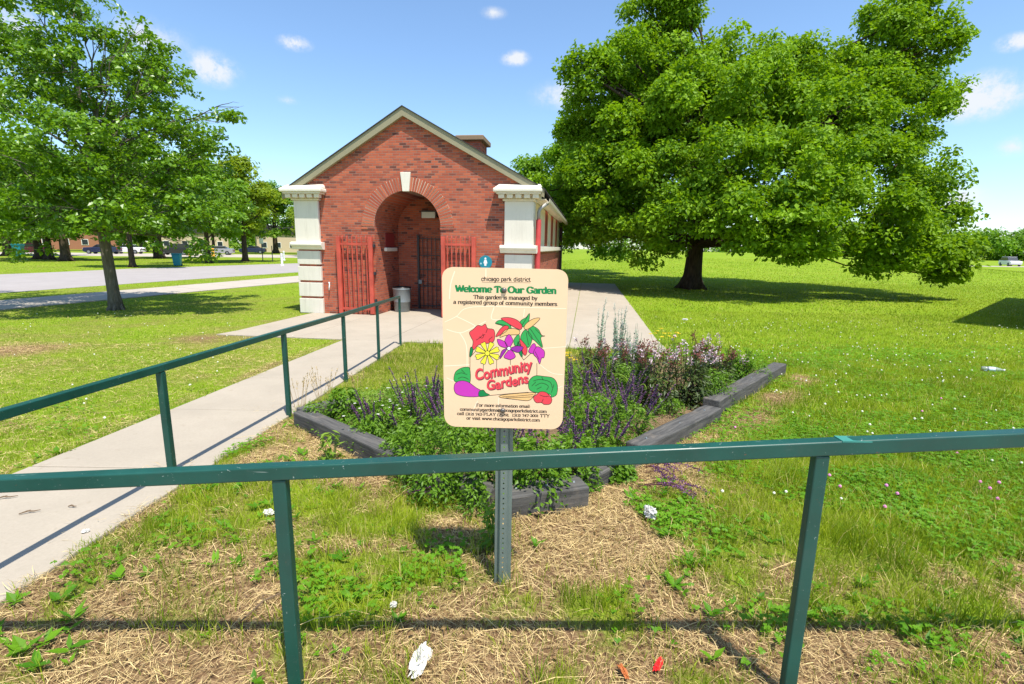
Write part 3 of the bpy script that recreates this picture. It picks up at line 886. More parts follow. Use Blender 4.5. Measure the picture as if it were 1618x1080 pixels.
# ------------------------------------------------------------------ lettering: a small slab-serif alphabet drawn as strokes
def arc(cx, cy, rx, ry, a0, a1, n=14):
    return [(cx+rx*math.cos(math.radians(a0+(a1-a0)*i/n)), cy+ry*math.sin(math.radians(a0+(a1-a0)*i/n))) for i in range(n+1)]
def glyphs():
    G = {}
    S = lambda x, y, w=.20: [(x-w, y), (x+w, y)]          # a slab
    o = arc(.5, .5, .42, .5, 0, 360, 22)
    A, Dn = 1.46, -.46
    G['o'] = (1.0, [o]); G['c'] = (.9, [arc(.5, .5, .42, .5, 45, 325), [(.80, .62), (.80, .92)]])
    G['e'] = (.96, [arc(.5, .5, .42, .5, 0, 320, 20), [(.1, .5), (.92, .5)]])
    G['a'] = (1.0, [arc(.42, .28, .34, .28, 0, 360), [(.76, 0), (.76, .68)], arc(.44, .66, .32, .34, 0, 150), [(.7, 0), (.98, 0)]])
    G['d'] = (1.08, [arc(.45, .5, .38, .5, 0, 360, 18), [(.83, 0), (.83, A)], [(.62, A), (.83, A)], [(.83, 0), (1.03, 0)]])
    G['b'] = (1.08, [arc(.6, .5, .38, .5, 0, 360, 18), [(.22, 0), (.22, A)], [(.02, A), (.22, A)]])
    G['p'] = (1.08, [arc(.6, .5, .38, .5, 0, 360, 18), [(.22, Dn), (.22, 1)], [(.02, 1), (.22, 1)], S(.22, Dn)])
    G['g'] = (1.04, [arc(.44, .5, .36, .5, 0, 360, 18), [(.80, 1), (.80, -.2)], arc(.46, -.2, .34, .28, 0, -160), [(.8, 1), (1.0, 1)]])
    G['n'] = (1.16, [[(.22, 0), (.22, 1)], arc(.55, .62, .33, .38, 175, 0) + [(.88, 0)], S(.22, 0, .2), S(.9, 0, .2), [(.02, 1), (.22, 1)]])
    G['h'] = (1.16, [[(.22, 0), (.22, A)], arc(.55, .62, .33, .38, 175, 0) + [(.88, 0)], S(.22, 0, .2), S(.9, 0, .2), [(.02, A), (.22, A)]])
    G['m'] = (1.74, [[(.22, 0), (.22, 1)], arc(.53, .64, .31, .36, 175, 0) + [(.84, 0)], arc(1.15, .64, .31, .36, 175, 0) + [(1.46, 0)], S(.22, 0, .2), S(.84, 0, .17), S(1.48, 0, .2), [(.02, 1), (.22, 1)]])
    G['r'] = (.86, [[(.22, 0), (.22, 1)], arc(.56, .60, .34, .38, 175, 40), S(.24, 0, .23), [(.02, 1), (.22, 1)], [(.78, .74), (.78, .90)]])
    G['u'] = (1.14, [[(.22, 1)] + arc(.53, .38, .31, .38, 180, 350) + [(.84, .35)], [(.84, 0), (.84, 1)], [(.02, 1), (.22, 1)], [(.64, 1), (.84, 1)], [(.84, 0), (1.08, 0)]])
    G['i'] = (.52, [[(.25, 0), (.25, 1)], S(.26, 0, .22), [(.05, 1), (.25, 1)], [(.25, 1.30), (.25, 1.44)]])
    G['l'] = (.52, [[(.25, 0), (.25, A)], S(.26, 0, .22), [(.05, A), (.25, A)]])
    G['t'] = (.74, [[(.3, 1.32)] + arc(.52, .24, .22, .24, 180, 330), [(.04, 1), (.62, 1)]])
    G['f'] = (.74, [[(.28, 0), (.28, 1.1)] + arc(.50, 1.16, .22, .28, 180, 40), [(.04, 1), (.6, 1)], S(.3, 0, .24)])
    G['s'] = (.84, [arc(.42, .74, .3, .26, 30, 270, 10) + arc(.42, .26, .32, .26, 90, -150, 10), [(.70, .72), (.70, .96)], [(.1, .04), (.1, .28)]])
    G['y'] = (1.08, [[(.14, 1), (.54, .04)], [(.94, 1), (.46, -.30), (.22, -.44), (.1, -.34)], S(.16, 1, .17), S(.92, 1, .17)])
    G['v'] = (1.08, [[(.14, 1), (.54, 0), (.94, 1)], S(.16, 1, .17), S(.92, 1, .17)])
    G['w'] = (1.5, [[(.14, 1), (.44, 0), (.75, .9), (1.06, 0), (1.36, 1)], S(.16, 1, .17), S(1.34, 1, .17), S(.75, 1, .13)])
    G['k'] = (1.14, [[(.22, 0), (.22, A)], [(.86, 1), (.28, .42)], [(.44, .58), (.90, 0)], S(.22, 0, .2), S(.92, 0, .18), S(.86, 1, .16), [(.02, A), (.22, A)]])
    G['x'] = (1.0, [[(.12, 1), (.88, 0)], [(.88, 1), (.12, 0)], S(.14, 0, .14), S(.86, 0, .14), S(.14, 1, .14), S(.86, 1, .14)])
    C = 1.42
    G['W'] = (1.95, [[(.16, C), (.56, 0), (.98, 1.2), (1.40, 0), (1.8, C)], S(.18, C, .2), S(1.78, C, .2), S(.98, C, .18)])
    G['T'] = (1.34, [[(.66, 0), (.66, C)], [(.08, C), (1.24, C)], [(.08, C), (.08, 1.06)], [(1.24, C), (1.24, 1.06)], S(.66, 0, .26)])
    G['O'] = (1.5, [arc(.75, C/2, .64, C/2, 0, 360, 26)])
    G['G'] = (1.5, [arc(.74, C/2, .62, C/2, 42, 345, 22), [(.82, .62), (1.42, .62)], [(1.30, 0), (1.30, .62)], [(1.26, 1.0), (1.26, C)]])
    G['F'] = (1.22, [[(.26, 0), (.26, C)], [(.06, C), (1.1, C)], [(1.1, C), (1.1, 1.08)], [(.26, .74), (.78, .74)], S(.28, 0, .24)])
    G['P'] = (1.28, [[(.26, 0), (.26, C)], [(.06, C), (.7, C)] + arc(.7, 1.06, .40, .36, 90, -90) + [(.26, .70)], S(.28, 0, .24)])
    G['L'] = (1.16, [[(.26, 0), (.26, C)], S(.28, C, .22), [(.06, 0), (1.04, 0)], [(1.04, 0), (1.04, .40)]])
    G['A'] = (1.42, [[(.2, 0), (.7, C), (1.22, 0)], [(.36, .48), (1.04, .48)], S(.2, 0, .18), S(1.22, 0, .18)])
    G['Y'] = (1.32, [[(.14, C), (.66, .66), (1.18, C)], [(.66, 0), (.66, .66)], S(.16, C, .18), S(1.16, C, .18), S(.66, 0, .24)])
    G['C'] = (1.36, [arc(.72, C/2, .62, C/2, 45, 318, 22), [(1.18, 1.0), (1.18, C)]])
    H = 1.15
    G['0'] = (.96, [arc(.48, H/2, .38, H/2, 0, 360, 20)]); G['1'] = (.66, [[(.33, 0), (.33, H)], S(.33, 0, .24), [(.1, H), (.33, H)]])
    G['2'] = (.92, [arc(.46, .82, .34, .33, 160, -20, 12) + [(.12, .02)], [(.1, 0), (.84, 0)], [(.84, 0), (.84, .24)]])
    G['3'] = (.90, [arc(.42, .82, .32, .33, 150, -90, 12), arc(.42, .25, .36, .3, 90, -150, 12)])
    G['4'] = (.98, [[(.68, -.2), (.68, H), (.08, .22), (.92, .22)]]); G['5'] = (.9, [[(.8, H), (.22, H), (.2, .62)] + arc(.42, .28, .38, .36, 110, -150, 12)])
    G['7'] = (.9, [[(.1, .9), (.1, H), (.82, H), (.36, -.15)]]); G['9'] = (.94, [arc(.46, .76, .36, .38, 0, 360, 16), [(.82, .8), (.7, .2), (.3, -.15)]])
    G['('] = (.5, [arc(.6, .5, .42, .95, 130, 230)]); G[')'] = (.5, [arc(-.1, .5, .42, .95, 50, -50)])
    G['.'] = (.42, [[(.2, 0), (.2, .12)]]); G[','] = (.42, [[(.22, .1), (.16, -.2)]]); G[':'] = (.44, [[(.2, 0), (.2, .12)], [(.2, .62), (.2, .74)]])
    G['-'] = (.6, [[(.1, .5), (.5, .5)]]); G['@'] = (1.5, [arc(.75, .45, .62, .75, 40, 320, 20), arc(.72, .45, .28, .36, 0, 360, 14), [(1.02, .8), (1.02, .2), (1.3, .25)]])
    G[' '] = (.62, [])
    return G
GL = glyphs()

def text_strokes(mb, text, x0, x1, base, xh, P, thick, slab=None, layer=0, sans=False, rot=0, jig=None):
    """write TEXT so that it runs from x0 to x1 in the sign's own drawing units; P maps units and a layer to a point"""
    adv = [GL[c][0] for c in text]
    tot = sum(adv); sx = (x1-x0)/tot
    slab = slab or thick*.8
    pen = x0; cnt = 0
    Q = []
    cr, sr_ = math.cos(math.radians(rot)), math.sin(math.radians(rot))
    for c, a in zip(text, adv):
        strokes = []
        for st in GL[c][1]:          # straight-sided letters: one bar per side, so that corners stay crisp
            strokes += [st] if len(st) == 2 or len(st) > 6 else [[p, q] for p, q in zip(st, st[1:])]
        for st in strokes:
            if sans and len(st) == 2 and st[0][1] == st[1][1] and c not in 'etfGTLFA-45z' : continue
            horiz = len(st) == 2 and abs(st[0][1]-st[1][1]) < 1e-6
            th = slab if horiz else thick
            pts = np.array([(pen+p[0]*sx, base+p[1]*xh) for p in st])
            if rot:
                d = pts-np.array([x0, base]); pts = np.array([x0, base])+np.stack([d[:, 0]*cr-d[:, 1]*sr_, d[:, 0]*sr_+d[:, 1]*cr], 1)
            if horiz: pts[:, 1] += 0
            T = np.gradient(pts, axis=0); T /= np.maximum(np.linalg.norm(T, axis=1)[:, None], 1e-9)
            if len(pts) > 3 and np.linalg.norm(pts[0]-pts[-1]) < 1e-3*xh: T[0] = T[-1] = (T[1]+T[-2])/2
            Nn = np.stack([-T[:, 1], T[:, 0]], 1)
            cnt += 1
            ly = layer + (cnt % 9)*.06
            hw = np.full(len(pts), th/2)
            if not horiz and not sans: hw = th/2*(.60+.62*np.abs(T[:, 1]))
            L = [P(p[0], p[1], ly) for p in pts+Nn*hw[:, None]]; R = [P(p[0], p[1], ly) for p in pts-Nn*hw[:, None]]
            for i in range(len(pts)-1): Q.append((R[i], R[i+1], L[i+1], L[i]))
        pen += a*sx
    mb.quads(np.array(Q))

# ------------------------------------------------------------------ the garden sign
SIGN_Y = 2.165
def build_sign():
    base = np.array([-.028, 2.195, 0.0])
    S = thing('garden_sign', 'tan rounded garden welcome sign with vegetable artwork on a green channel post', 'sign', base)
    LAY = .00009
    # drawing units: enlarged view of the panel as measured, 849 wide, 1080 high
    def P(zx, zy, ly=0):
        q = onY(690+zx/3.859, 410+zy/3.859, SIGN_Y-LAY*(ly+1)) - base
        return q
    def U(zx, zy): q = P(zx, zy); return q
    # panel: a rounded sheet through the measured corners
    c = [(31, 43), (805, 60), (766, 1036), (47, 1016)]
    rr = 66
    out = []
    for i in range(4):
        p0, p1, p2 = np.array(c[i-1], float), np.array(c[i], float), np.array(c[(i+1) % 4], float)
        a = p1+(p0-p1)/np.linalg.norm(p0-p1)*rr; b = p1+(p2-p1)/np.linalg.norm(p2-p1)*rr
        for t in np.linspace(0, 1, 9): out.append(tuple((1-t)**2*a+2*t*(1-t)*(p1*.8+.1*(a+b))+t*t*b))
    poly = []
    for zx, zy in out:
        q = onY(690+zx/3.859, 410+zy/3.859, SIGN_Y)-base
        poly.append((q[0], q[2]))
    poly = poly[::-1]
    t = NT('sign_face_tan')
    n = t.noise(6, 4, .6); 
    col = t.mix(t.map(n, .3, .7), (.815, .575, .36), (.83, .59, .375))
    MT = t.done(col, .85, .05)
    m = MB(); m.prism(poly, (0, SIGN_Y-base[1], 0), (1, 0, 0), (0, 0, 1), (0, 1, 0), .003)
    panel = m.build('panel', MT, S, fixn=True)
    col = dict(k=plain('ink_black', (.012, .010, .010), .4, var=.02), g=plain('ink_green', (.0, .21, .055), .4, var=.05), r=plain('ink_red', (.74, .055, .075), .4, var=.05),
               y=plain('ink_yellow', (.83, .73, .05), .4, var=.03), m=plain('ink_magenta', (.55, .035, .42), .4, var=.05), v=plain('ink_violet', (.30, .02, .33), .4, var=.05),
               o=plain('ink_ochre', (.78, .48, .19), .4, var=.05), w=plain('ink_cream', (.93, .76, .55), .4, var=.02), lg=plain('ink_leaf_green', (.03, .36, .08), .4, var=.05), pk=plain('ink_maroon', (.16, .03, .05), .4, var=.02),
               wh=plain('ink_white', (.9, .88, .85), .4, var=.02))
    def ribbon(mb, pts, th, ly, closed=False):
        pts = np.array(pts+(pts[:1] if closed else []), float)
        T = np.gradient(pts, axis=0)
        if closed: T[0] = T[-1] = pts[1]-pts[-2]
        T /= np.maximum(np.linalg.norm(T, axis=1)[:, None], 1e-9)
        Nn = np.stack([-T[:, 1], T[:, 0]], 1)*th/2
        L = [P(p[0], p[1], ly) for p in pts+Nn]; R = [P(p[0], p[1], ly) for p in pts-Nn]
        mb.quads(np.array([(R[i], L[i], L[i+1], R[i+1]) for i in range(len(pts)-1)]))
    def smooth(pts, k=5, closed=True):
        """Catmull-Rom through the points"""
        n = len(pts); o = []
        for i in range(n if closed else n-1):
            g = lambda j: np.array(pts[j % n] if closed else pts[min(max(j, 0), n-1)], float)
            p0, p1, p2, p3 = g(i-1), g(i), g(i+1), g(i+2)
            for t_ in np.arange(k)/k:
                o.append(tuple(.5*((2*p1)+(-p0+p2)*t_+(2*p0-5*p1+4*p2-p3)*t_**2+(-p0+3*p1-3*p2+p3)*t_**3)))
        if not closed: o.append(tuple(pts[-1]))
        return o
    def fill(mb, pts, ly):
        tri = tessellate_polygon([[Vector((a, b, 0)) for a, b in pts]])
        V = [P(a, b, ly) for a, b in pts]
        F = []
        for i, j, k in tri:
            a = np.cross(np.array(V[j])-V[i], np.array(V[k])-V[i])
            F.append((i, j, k) if a[1] < 0 else (k, j, i))
        mb.add(V, F)
    def shape(name, pts, colr, ly, outline=3.2, inner=(), sm_=True, halo=9):
        q = smooth(pts) if sm_ else pts
        mb = MB(); fill(mb, q, ly); o = mb.build(name, col[colr], panel)
        k = MB(); ribbon(k, list(q), outline, ly+.5, True)
        for l in inner: ribbon(k, smooth(l, 4, False), outline*.95, ly+.6)
        k.build('outline', col['k'], o)
        return o
    # faint street map under the artwork
    mb = MB()
    for mi, (l, w) in enumerate((([(110, 70), (85, 150), (78, 240)], 6), ([(300, 55), (300, 105)], 6), ([(48, 380), (120, 345), (170, 300), (280, 285), (520, 290), (790, 298)], 4), ([(60, 425), (140, 445), (200, 425), (300, 375)], 5),
                 ([(120, 345), (230, 400), (240, 430)], 5), ([(140, 445), (180, 520), (185, 640), (180, 700)], 5), ([(350, 290), (335, 360), (410, 365)], 5), ([(535, 300), (530, 350)], 4),
                 ([(48, 648), (110, 645), (200, 640)], 5), ([(630, 640), (700, 690), (770, 700)], 4), ([(650, 540), (790, 530)], 4), ([(60, 720), (150, 760)], 4), ([(380, 830), (380, 900), (430, 930)], 4), ([(250, 860), (230, 900), (210, 950)], 4), ([(690, 800), (770, 770)], 4))):
        mb = MB(); ribbon(mb, smooth(l, 5, False), w, .1+.05*mi); mb.build('map_line', col['w'], panel)
    # pale ground behind the picket fence, and the fence strokes
    mb = MB()
    for l in ([(203, 752), (203, 595), (222, 575), (245, 548)], [(284, 690), (284, 640)], [(366, 668), (366, 610)], [(449, 640), (449, 600)], [(530, 612), (560, 585), (578, 567)], [(611, 705), (611, 630)], [(505, 568), (530, 612)], [(320, 828), (430, 818), (560, 808)]):
        mb = MB(); ribbon(mb, l, 3.2, 1); mb.build('fence_line', col['k'], panel)
    # hibiscus
    shape('hibiscus', [(200, 443), (222, 425), (250, 400), (275, 404), (297, 392), (310, 418), (345, 425), (355, 455), (345, 500), (300, 512), (255, 520), (232, 545), (215, 548), (222, 500), (208, 470)], 'r', 2,
          inner=([(262, 476), (280, 462), (296, 456)], [(258, 470), (276, 478), (286, 466), (280, 452)], [(240, 490), (262, 478)], [(310, 420), (300, 446)], [(340, 470), (318, 490), (330, 505)]))
    shape('bud', [(205, 540), (215, 533), (222, 552), (212, 585), (200, 590)], 'g', 3)
    # yellow daisy
    for i in range(8):
        a = math.radians(22+i*45); cx, cy = 309, 570
        dx, dy = math.cos(a), -math.sin(a)*.93; nx, ny = -dy, dx
        shape('petal', [(cx+dx*12+nx*5, cy+dy*12+ny*5), (cx+dx*66+nx*17, cy+dy*66+ny*17), (cx+dx*78+nx*10, cy+dy*78+ny*10), (cx+dx*72, cy+dy*72), (cx+dx*77-nx*10, cy+dy*77-ny*10), (cx+dx*66-nx*17, cy+dy*66-ny*17), (cx+dx*12-nx*5, cy+dy*12-ny*5)], 'y', 4+.01*i, sm_=False)
    shape('daisy_eye', [(309+15*math.cos(t_), 570+15*math.sin(t_)) for t_ in np.linspace(0, 6.28, 13)[:-1]], 'y', 5.5)
    # leaves and peppers
    for pts, c_, ly, inn in (([(358, 388), (385, 368), (430, 380), (455, 415), (425, 420), (395, 400)], 'lg', 2.2, ([(365, 388), (420, 400)],)),
                      ([(505, 395), (515, 370), (545, 352), (566, 328), (560, 380), (535, 410)], 'lg', 2.3, ([(520, 400), (555, 345)],)),
                      ([(512, 470), (535, 430), (560, 440), (582, 480), (560, 535), (525, 505)], 'lg', 2.4, ([(545, 440), (560, 520)],)),
                      ([(556, 440), (580, 405), (620, 425), (640, 460), (660, 465), (635, 475), (645, 535), (600, 495), (580, 480)], 'lg', 2.5, ([(570, 420), (640, 525)], [(600, 420), (640, 462)])),
                      ([(470, 490), (500, 455), (505, 500), (480, 525)], 'lg', 2.6, ()),
                      ([(492, 520), (500, 500), (520, 560), (520, 595), (498, 560)], 'g', 2.65, ())):
        shape('leaf', pts, c_, ly, inner=inn)
    for pts, c_, ly in (([(392, 358), (440, 352), (490, 368), (520, 400), (512, 425), (480, 415), (430, 385)], 'r', 3.2), ([(360, 468), (385, 425), (415, 402), (440, 410), (420, 440), (385, 460)], 'r', 3.3),
                        ([(384, 472), (420, 428), (470, 420), (505, 432), (500, 455), (460, 458), (420, 462)], 'o', 3.5), ([(630, 358), (590, 360), (545, 390), (533, 415), (550, 425), (590, 400)], 'o', 3.4), ([(505, 482), (530, 505), (552, 540), (545, 580), (528, 575), (515, 530)], 'r', 3.6)):
        shape('pepper', pts, c_, ly)
    # magenta flower
    for pi_, (pts, c_) in enumerate((([(437, 538), (415, 495), (440, 455), (465, 490), (455, 520)], 'm'), ([(430, 535), (385, 525), (370, 485), (415, 500)], 'm'), ([(428, 545), (385, 605), (395, 560), (415, 545)], 'v'), ([(440, 552), (410, 590), (430, 605), (455, 608), (480, 590), (460, 555)], 'm'), ([(450, 540), (490, 525), (528, 535), (500, 565), (465, 555)], 'v'))):
        shape('petal', pts, c_, 4.4+.12*pi_)
    shape('flower_eye', [(440+11*math.cos(t_), 541+11*math.sin(t_)) for t_ in np.linspace(0, 6.28, 11)[:-1]], 'wh', 5.6)
    for pi_, pts in enumerate(([(560, 560), (580, 520), (598, 512), (608, 545), (590, 572)], [(590, 572), (612, 530), (655, 555), (655, 595), (640, 600), (628, 635), (612, 600)])):
        shape('petal', pts, 'm', 4.6+.7*pi_, inner=([(600, 560), (625, 610)],))
    # eggplant, cabbage, lettuce, tomato, carrots
    shape('cabbage', [(108, 740), (112, 690), (140, 665), (175, 655), (202, 665), (202, 750), (160, 745)], 'lg', 2, inner=([(120, 700), (150, 690), (185, 700)], [(130, 725), (160, 715), (195, 730)], [(150, 670), (170, 690)]))
    shape('eggplant', [(106, 790), (112, 755), (145, 738), (190, 745), (240, 780), (270, 800), (262, 830), (220, 836), (160, 832), (120, 818)], 'm', 3)
    shape('eggplant_cap', [(262, 800), (285, 795), (300, 812), (322, 824), (298, 832), (262, 834), (255, 818)], 'g', 4)
    shape('lettuce', [(560, 775), (565, 735), (600, 708), (660, 712), (710, 722), (735, 760), (732, 820), (700, 838), (690, 820), (620, 812), (575, 800)], 'lg', 2,
          inner=([(590, 740), (630, 730), (690, 745), (705, 780)], [(600, 770), (640, 752), (680, 770), (670, 795)], [(610, 790), (640, 775)], [(580, 770), (605, 745)], [(715, 760), (700, 810)], [(640, 715), (650, 735)]))
    shape('tomato', [(590, 840), (610, 822), (632, 805), (665, 808), (690, 830), (703, 855), (690, 880), (655, 882), (640, 872), (605, 870)], 'r', 3, inner=([(630, 825), (660, 835), (690, 830)], [(640, 872), (650, 850)]))
    shape('carrot', [(382, 838), (420, 822), (590, 810), (592, 830), (560, 858), (480, 852)], 'o', 2.6, inner=([(400, 836), (480, 832), (590, 822)], [(420, 843), (500, 840), (590, 836)]))
    # lettering
    T = MB(); text_strokes(T, 'Welcome To Our Garden', 0, 1, 0, 1, P, .1) if False else None
    def line(name, txt, x0, y0, x1, y1, xh, th, colr, slab=None, ly=1.2, sans=False, par=None):
        mb = MB()
        rot = math.degrees(math.atan2(-(y1-y0), x1-x0))
        # units run downwards in the drawing, so write upwards by flipping
        Pf = lambda a, b, l: P(a, 2*y0-b, l)
        text_strokes(mb, txt, x0, x0+math.hypot(x1-x0, y1-y0), y0, xh, Pf, th, slab, ly, sans, rot)
        return mb.build(name, col[colr], panel)
    line('lettering', 'chicago park district', 272, 129, 573, 133, 17.5, 4.6, 'k', sans=True)
    mb = MB(); ribbon(mb, [(276, 137), (570, 141)], 1.8, 1.2); mb.build('rule', col['k'], panel)
    line('lettering', 'Welcome To Our Garden', 112, 194, 731, 207, 26, 11.5, 'g', 7)
    line('lettering', 'This garden is managed by', 224, 238, 614, 246, 16, 4.8, 'k', 2.8)
    line('lettering', 'a registered group of community members.', 102, 268, 740, 282, 16, 4.8, 'k', 2.8)
    line('lettering', 'For more information email:', 242, 895, 572, 903, 12.5, 3.9, 'k', 2.2)
    line('lettering', 'communitygardens@chicagoparkdistrict.com', 142, 920, 672, 934, 12.5, 3.9, 'k', 2.2)
    line('lettering', 'call (312) 742-PLAY (7529),  (312) 747-2001 TTY', 124, 946, 688, 961, 12.5, 3.9, 'k', 2.2)
    line('lettering', 'or visit www.chicagoparkdistrict.com', 182, 974, 630, 987, 12.5, 3.9, 'k', 2.2)
    # brush lettering in red over a maroon shadow
    def brush(txt, x0, y0, x1, y1, h, th):
        for dx, dy, cc, ly in ((4.5, 4.5, 'pk', 6.2), (0, 0, 'r', 7.2)):
            cu = bpy.data.curves.new('brush', 'FONT'); cu.body = txt; cu.size = 1; cu.shear = .18; cu.offset = .028; cu.resolution_u = 4
            ob = bpy.data.objects.new('brush', cu); sc.collection.objects.link(ob)
            me = ob.evaluated_get(bpy.context.evaluated_depsgraph_get()).to_mesh()
            V = np.array([v.co[:] for v in me.vertices]); F = [tuple(p.vertices) for p in me.polygons]
            ob.evaluated_get(bpy.context.evaluated_depsgraph_get()).to_mesh_clear()
            bpy.data.objects.remove(ob); bpy.data.curves.remove(cu)
            w = V[:, 0].max()-V[:, 0].min(); V[:, 0] = (V[:, 0]-V[:, 0].min())/w
            L_ = math.hypot(x1-x0, y1-y0); ca, sa = (x1-x0)/L_, (y1-y0)/L_
            wob = 3.2*np.sin(V[:, 0]*len(txt)*2.4)
            a = V[:, 0]*L_; b = V[:, 1]*h/.72 + wob
            X = x0+a*ca+b*sa+dx; Yy = y0+a*sa-b*ca+dy
            mb = MB(); VV = [P(p, q, ly) for p, q in zip(X, Yy)]
            FF = []
            for f in F:
                n_ = np.cross(VV[f[1]]-VV[f[0]], VV[f[2]]-VV[f[0]])
                FF.append(f if n_[1] < 0 else f[::-1])
            mb.add(VV, FF); mb.build('brush_lettering', col[cc], panel)
    brush('Community', 240, 735, 590, 668, 66, 9)
    brush('Gardens', 310, 797, 562, 748, 60, 9)
    # bolts through the panel
    for zx, zy in ((411, 186), (403, 919)):
        q = P(zx, zy, 0)
        b = MB(); b.tube([(q[0], q[1]-.010, q[2]), (q[0], q[1]-.009, q[2]), (q[0], q[1]-.004, q[2]), (q[0], q[1]+.002, q[2])], [.004, .0085, .0115, .0115], 14)
        b.build('bolt', plain('dull_bolt', (.16, .15, .14), .4, .5, .7), panel, smooth=True)
    # post: a punched U-channel
    X0, X1 = -.0195, .0185
    ht = 1.46
    holes = []
    k = int(ht/.0262)
    for i in range(2, k-1): holes.append([(.0045*math.cos(2*math.pi*j/8)-.0005, .02+i*.0262+.0052*math.sin(2*math.pi*j/8)) for j in range(8)])
    pst = MB()
    # web at the front, flanges raked back, lips turned out
    pst.prism([(-.0160, -.15), (.0155, -.15), (.0155, ht), (-.0160, ht)], (0, 0, 0), (1, 0, 0), (0, 0, 1), (0, 1, 0), .003, holes=holes)
    for s_ in (-1, 1):
        xw = -.0160 if s_ < 0 else .0155
        pr = [(xw, 0), (xw+s_*.010, .022), (xw+s_*.025, .022), (xw+s_*.025, .0255), (xw+s_*.0085, .0255), (xw-s_*.0008, .0031)]
        pst.prism(pr, (0, 0, -.15), (1, 0, 0), (0, 1, 0), (0, 0, 1), ht+.15)
    po = pst.build('post', M_POST, S, fixn=True)
    po.location = (0, .002, 0)
    return S
build_sign()

# ------------------------------------------------------------------ landscape timbers round the bed
def timber(pa, pb, w, h, label, lift=0.0, tilt=0.0):
    (xa, ya), (xb, yb) = pa, pb
    za, zb = float(gz(xa, ya))+lift, float(gz(xb, yb))+lift
    L = math.hypot(xb-xa, yb-ya)
    ang = math.atan2(yb-ya, xb-xa)
    o = thing('landscape_timber', label, 'timber', ((xa+xb)/2, (ya+yb)/2, (za+zb)/2), ang, 'timbers edging the flower bed')
    o.rotation_euler = (tilt, -math.atan2(zb-za, L), ang)
    m = MB(); n = max(3, int(L/.18))
    r = np.random.default_rng(int(abs(xa*97+yb*31)*100))
    V = []; 
    for i in range(n+1):
        x = -L/2+L*i/n
        for (y, z) in ((-w/2, -.07), (w/2, -.07), (w/2, h), (-w/2, h)):
            V.append((x+(r.uniform(-.006, .006) if i in (0, n) else 0), y+r.uniform(-.005, .005), z+r.uniform(-.005, .005)))
    F = [(i*4+j, i*4+(j+1) % 4, (i+1)*4+(j+1) % 4, (i+1)*4+j) for i in range(n) for j in range(4)] + [(3, 2, 1, 0), tuple(n*4+j for j in range(4))]
    m.add(V, F)
    b = m.build('beam', M_TIMBER, o, bevel=.012, seg=2, fixn=True)
    # spike heads
    q = MB()
    for t in (.12, .5, .86):
        x = -L/2+L*t; q.tube([(x, r.uniform(-.02, .02), h-.01), (x, .0, h+.004)], .009, 8)
    q.build('spike', M_GALV, b)
    return o
timber((-2.10, 4.72), (-1.74, 5.22), .15, .15, 'short charcoal timber at the left corner of the bed running towards the building')
timber((-2.06, 4.66), (-.72, 3.46), .16, .16, 'long charcoal timber along the left front of the bed beside the path railing')
timber((-.66, 3.36), (-.10, 3.02), .15, .13, 'low charcoal timber half buried in weeds left of the sign post')
timber((-.02, 2.96), (.50, 3.13), .19, .15, 'chunky charcoal timber block with a squared corner right of the sign post')
timber((.52, 3.28), (1.02, 3.82), .15, .13, 'mostly hidden charcoal timber under leaves right of the chunky block')
timber((1.02, 3.86), (2.16, 5.08), .18, .15, 'grey worn timber in the middle of the right edge of the bed')
timber((2.20, 5.26), (4.22, 7.62), .19, .18, 'longest grey timber at the far right edge of the bed')

def soil_sheet():
    P = np.array(BED); c = P.mean(0)
    mb = MB(); k = 14; V = []; n = len(P)
    for j in range(k+1):
        t = j/k
        for p in P:
            q = c+(p-c)*t*.985
            V.append((q[0], q[1], float(gz(*q))+.035*(1-t**6)+.015+.025*(fbm(q[0], q[1], .25, 5)-.5)*(1-t**4)))
    F = np.array([(j*n+i, (j+1)*n+i, (j+1)*n+(i+1) % n, j*n+(i+1) % n) for j in range(k) for i in range(n)])
    mb.add(V, F)
    struct(mb.build('planting_soil', M_SOIL, smooth=True, fixn=True))
soil_sheet()

# ------------------------------------------------------------------ foliage
def unit(v): return v/np.maximum(np.linalg.norm(v, axis=-1, keepdims=True), 1e-9)
def leaf_quads(c, nrm, axis, length, width, fold=.18):
    """diamond leaves: base, left, tip, right, creased along the midrib"""
    axis = unit(axis - nrm*np.sum(axis*nrm, 1, keepdims=True))
    side = np.cross(nrm, axis)
    l = np.asarray(length)[:, None]; w = np.asarray(width)[:, None]
    a = c - axis*l*.5; b = c + axis*l*.5
    m = c - axis*l*.06 + nrm*w*fold
    return np.stack([a, m+side*w*.5, b, m-side*w*.5], 1)

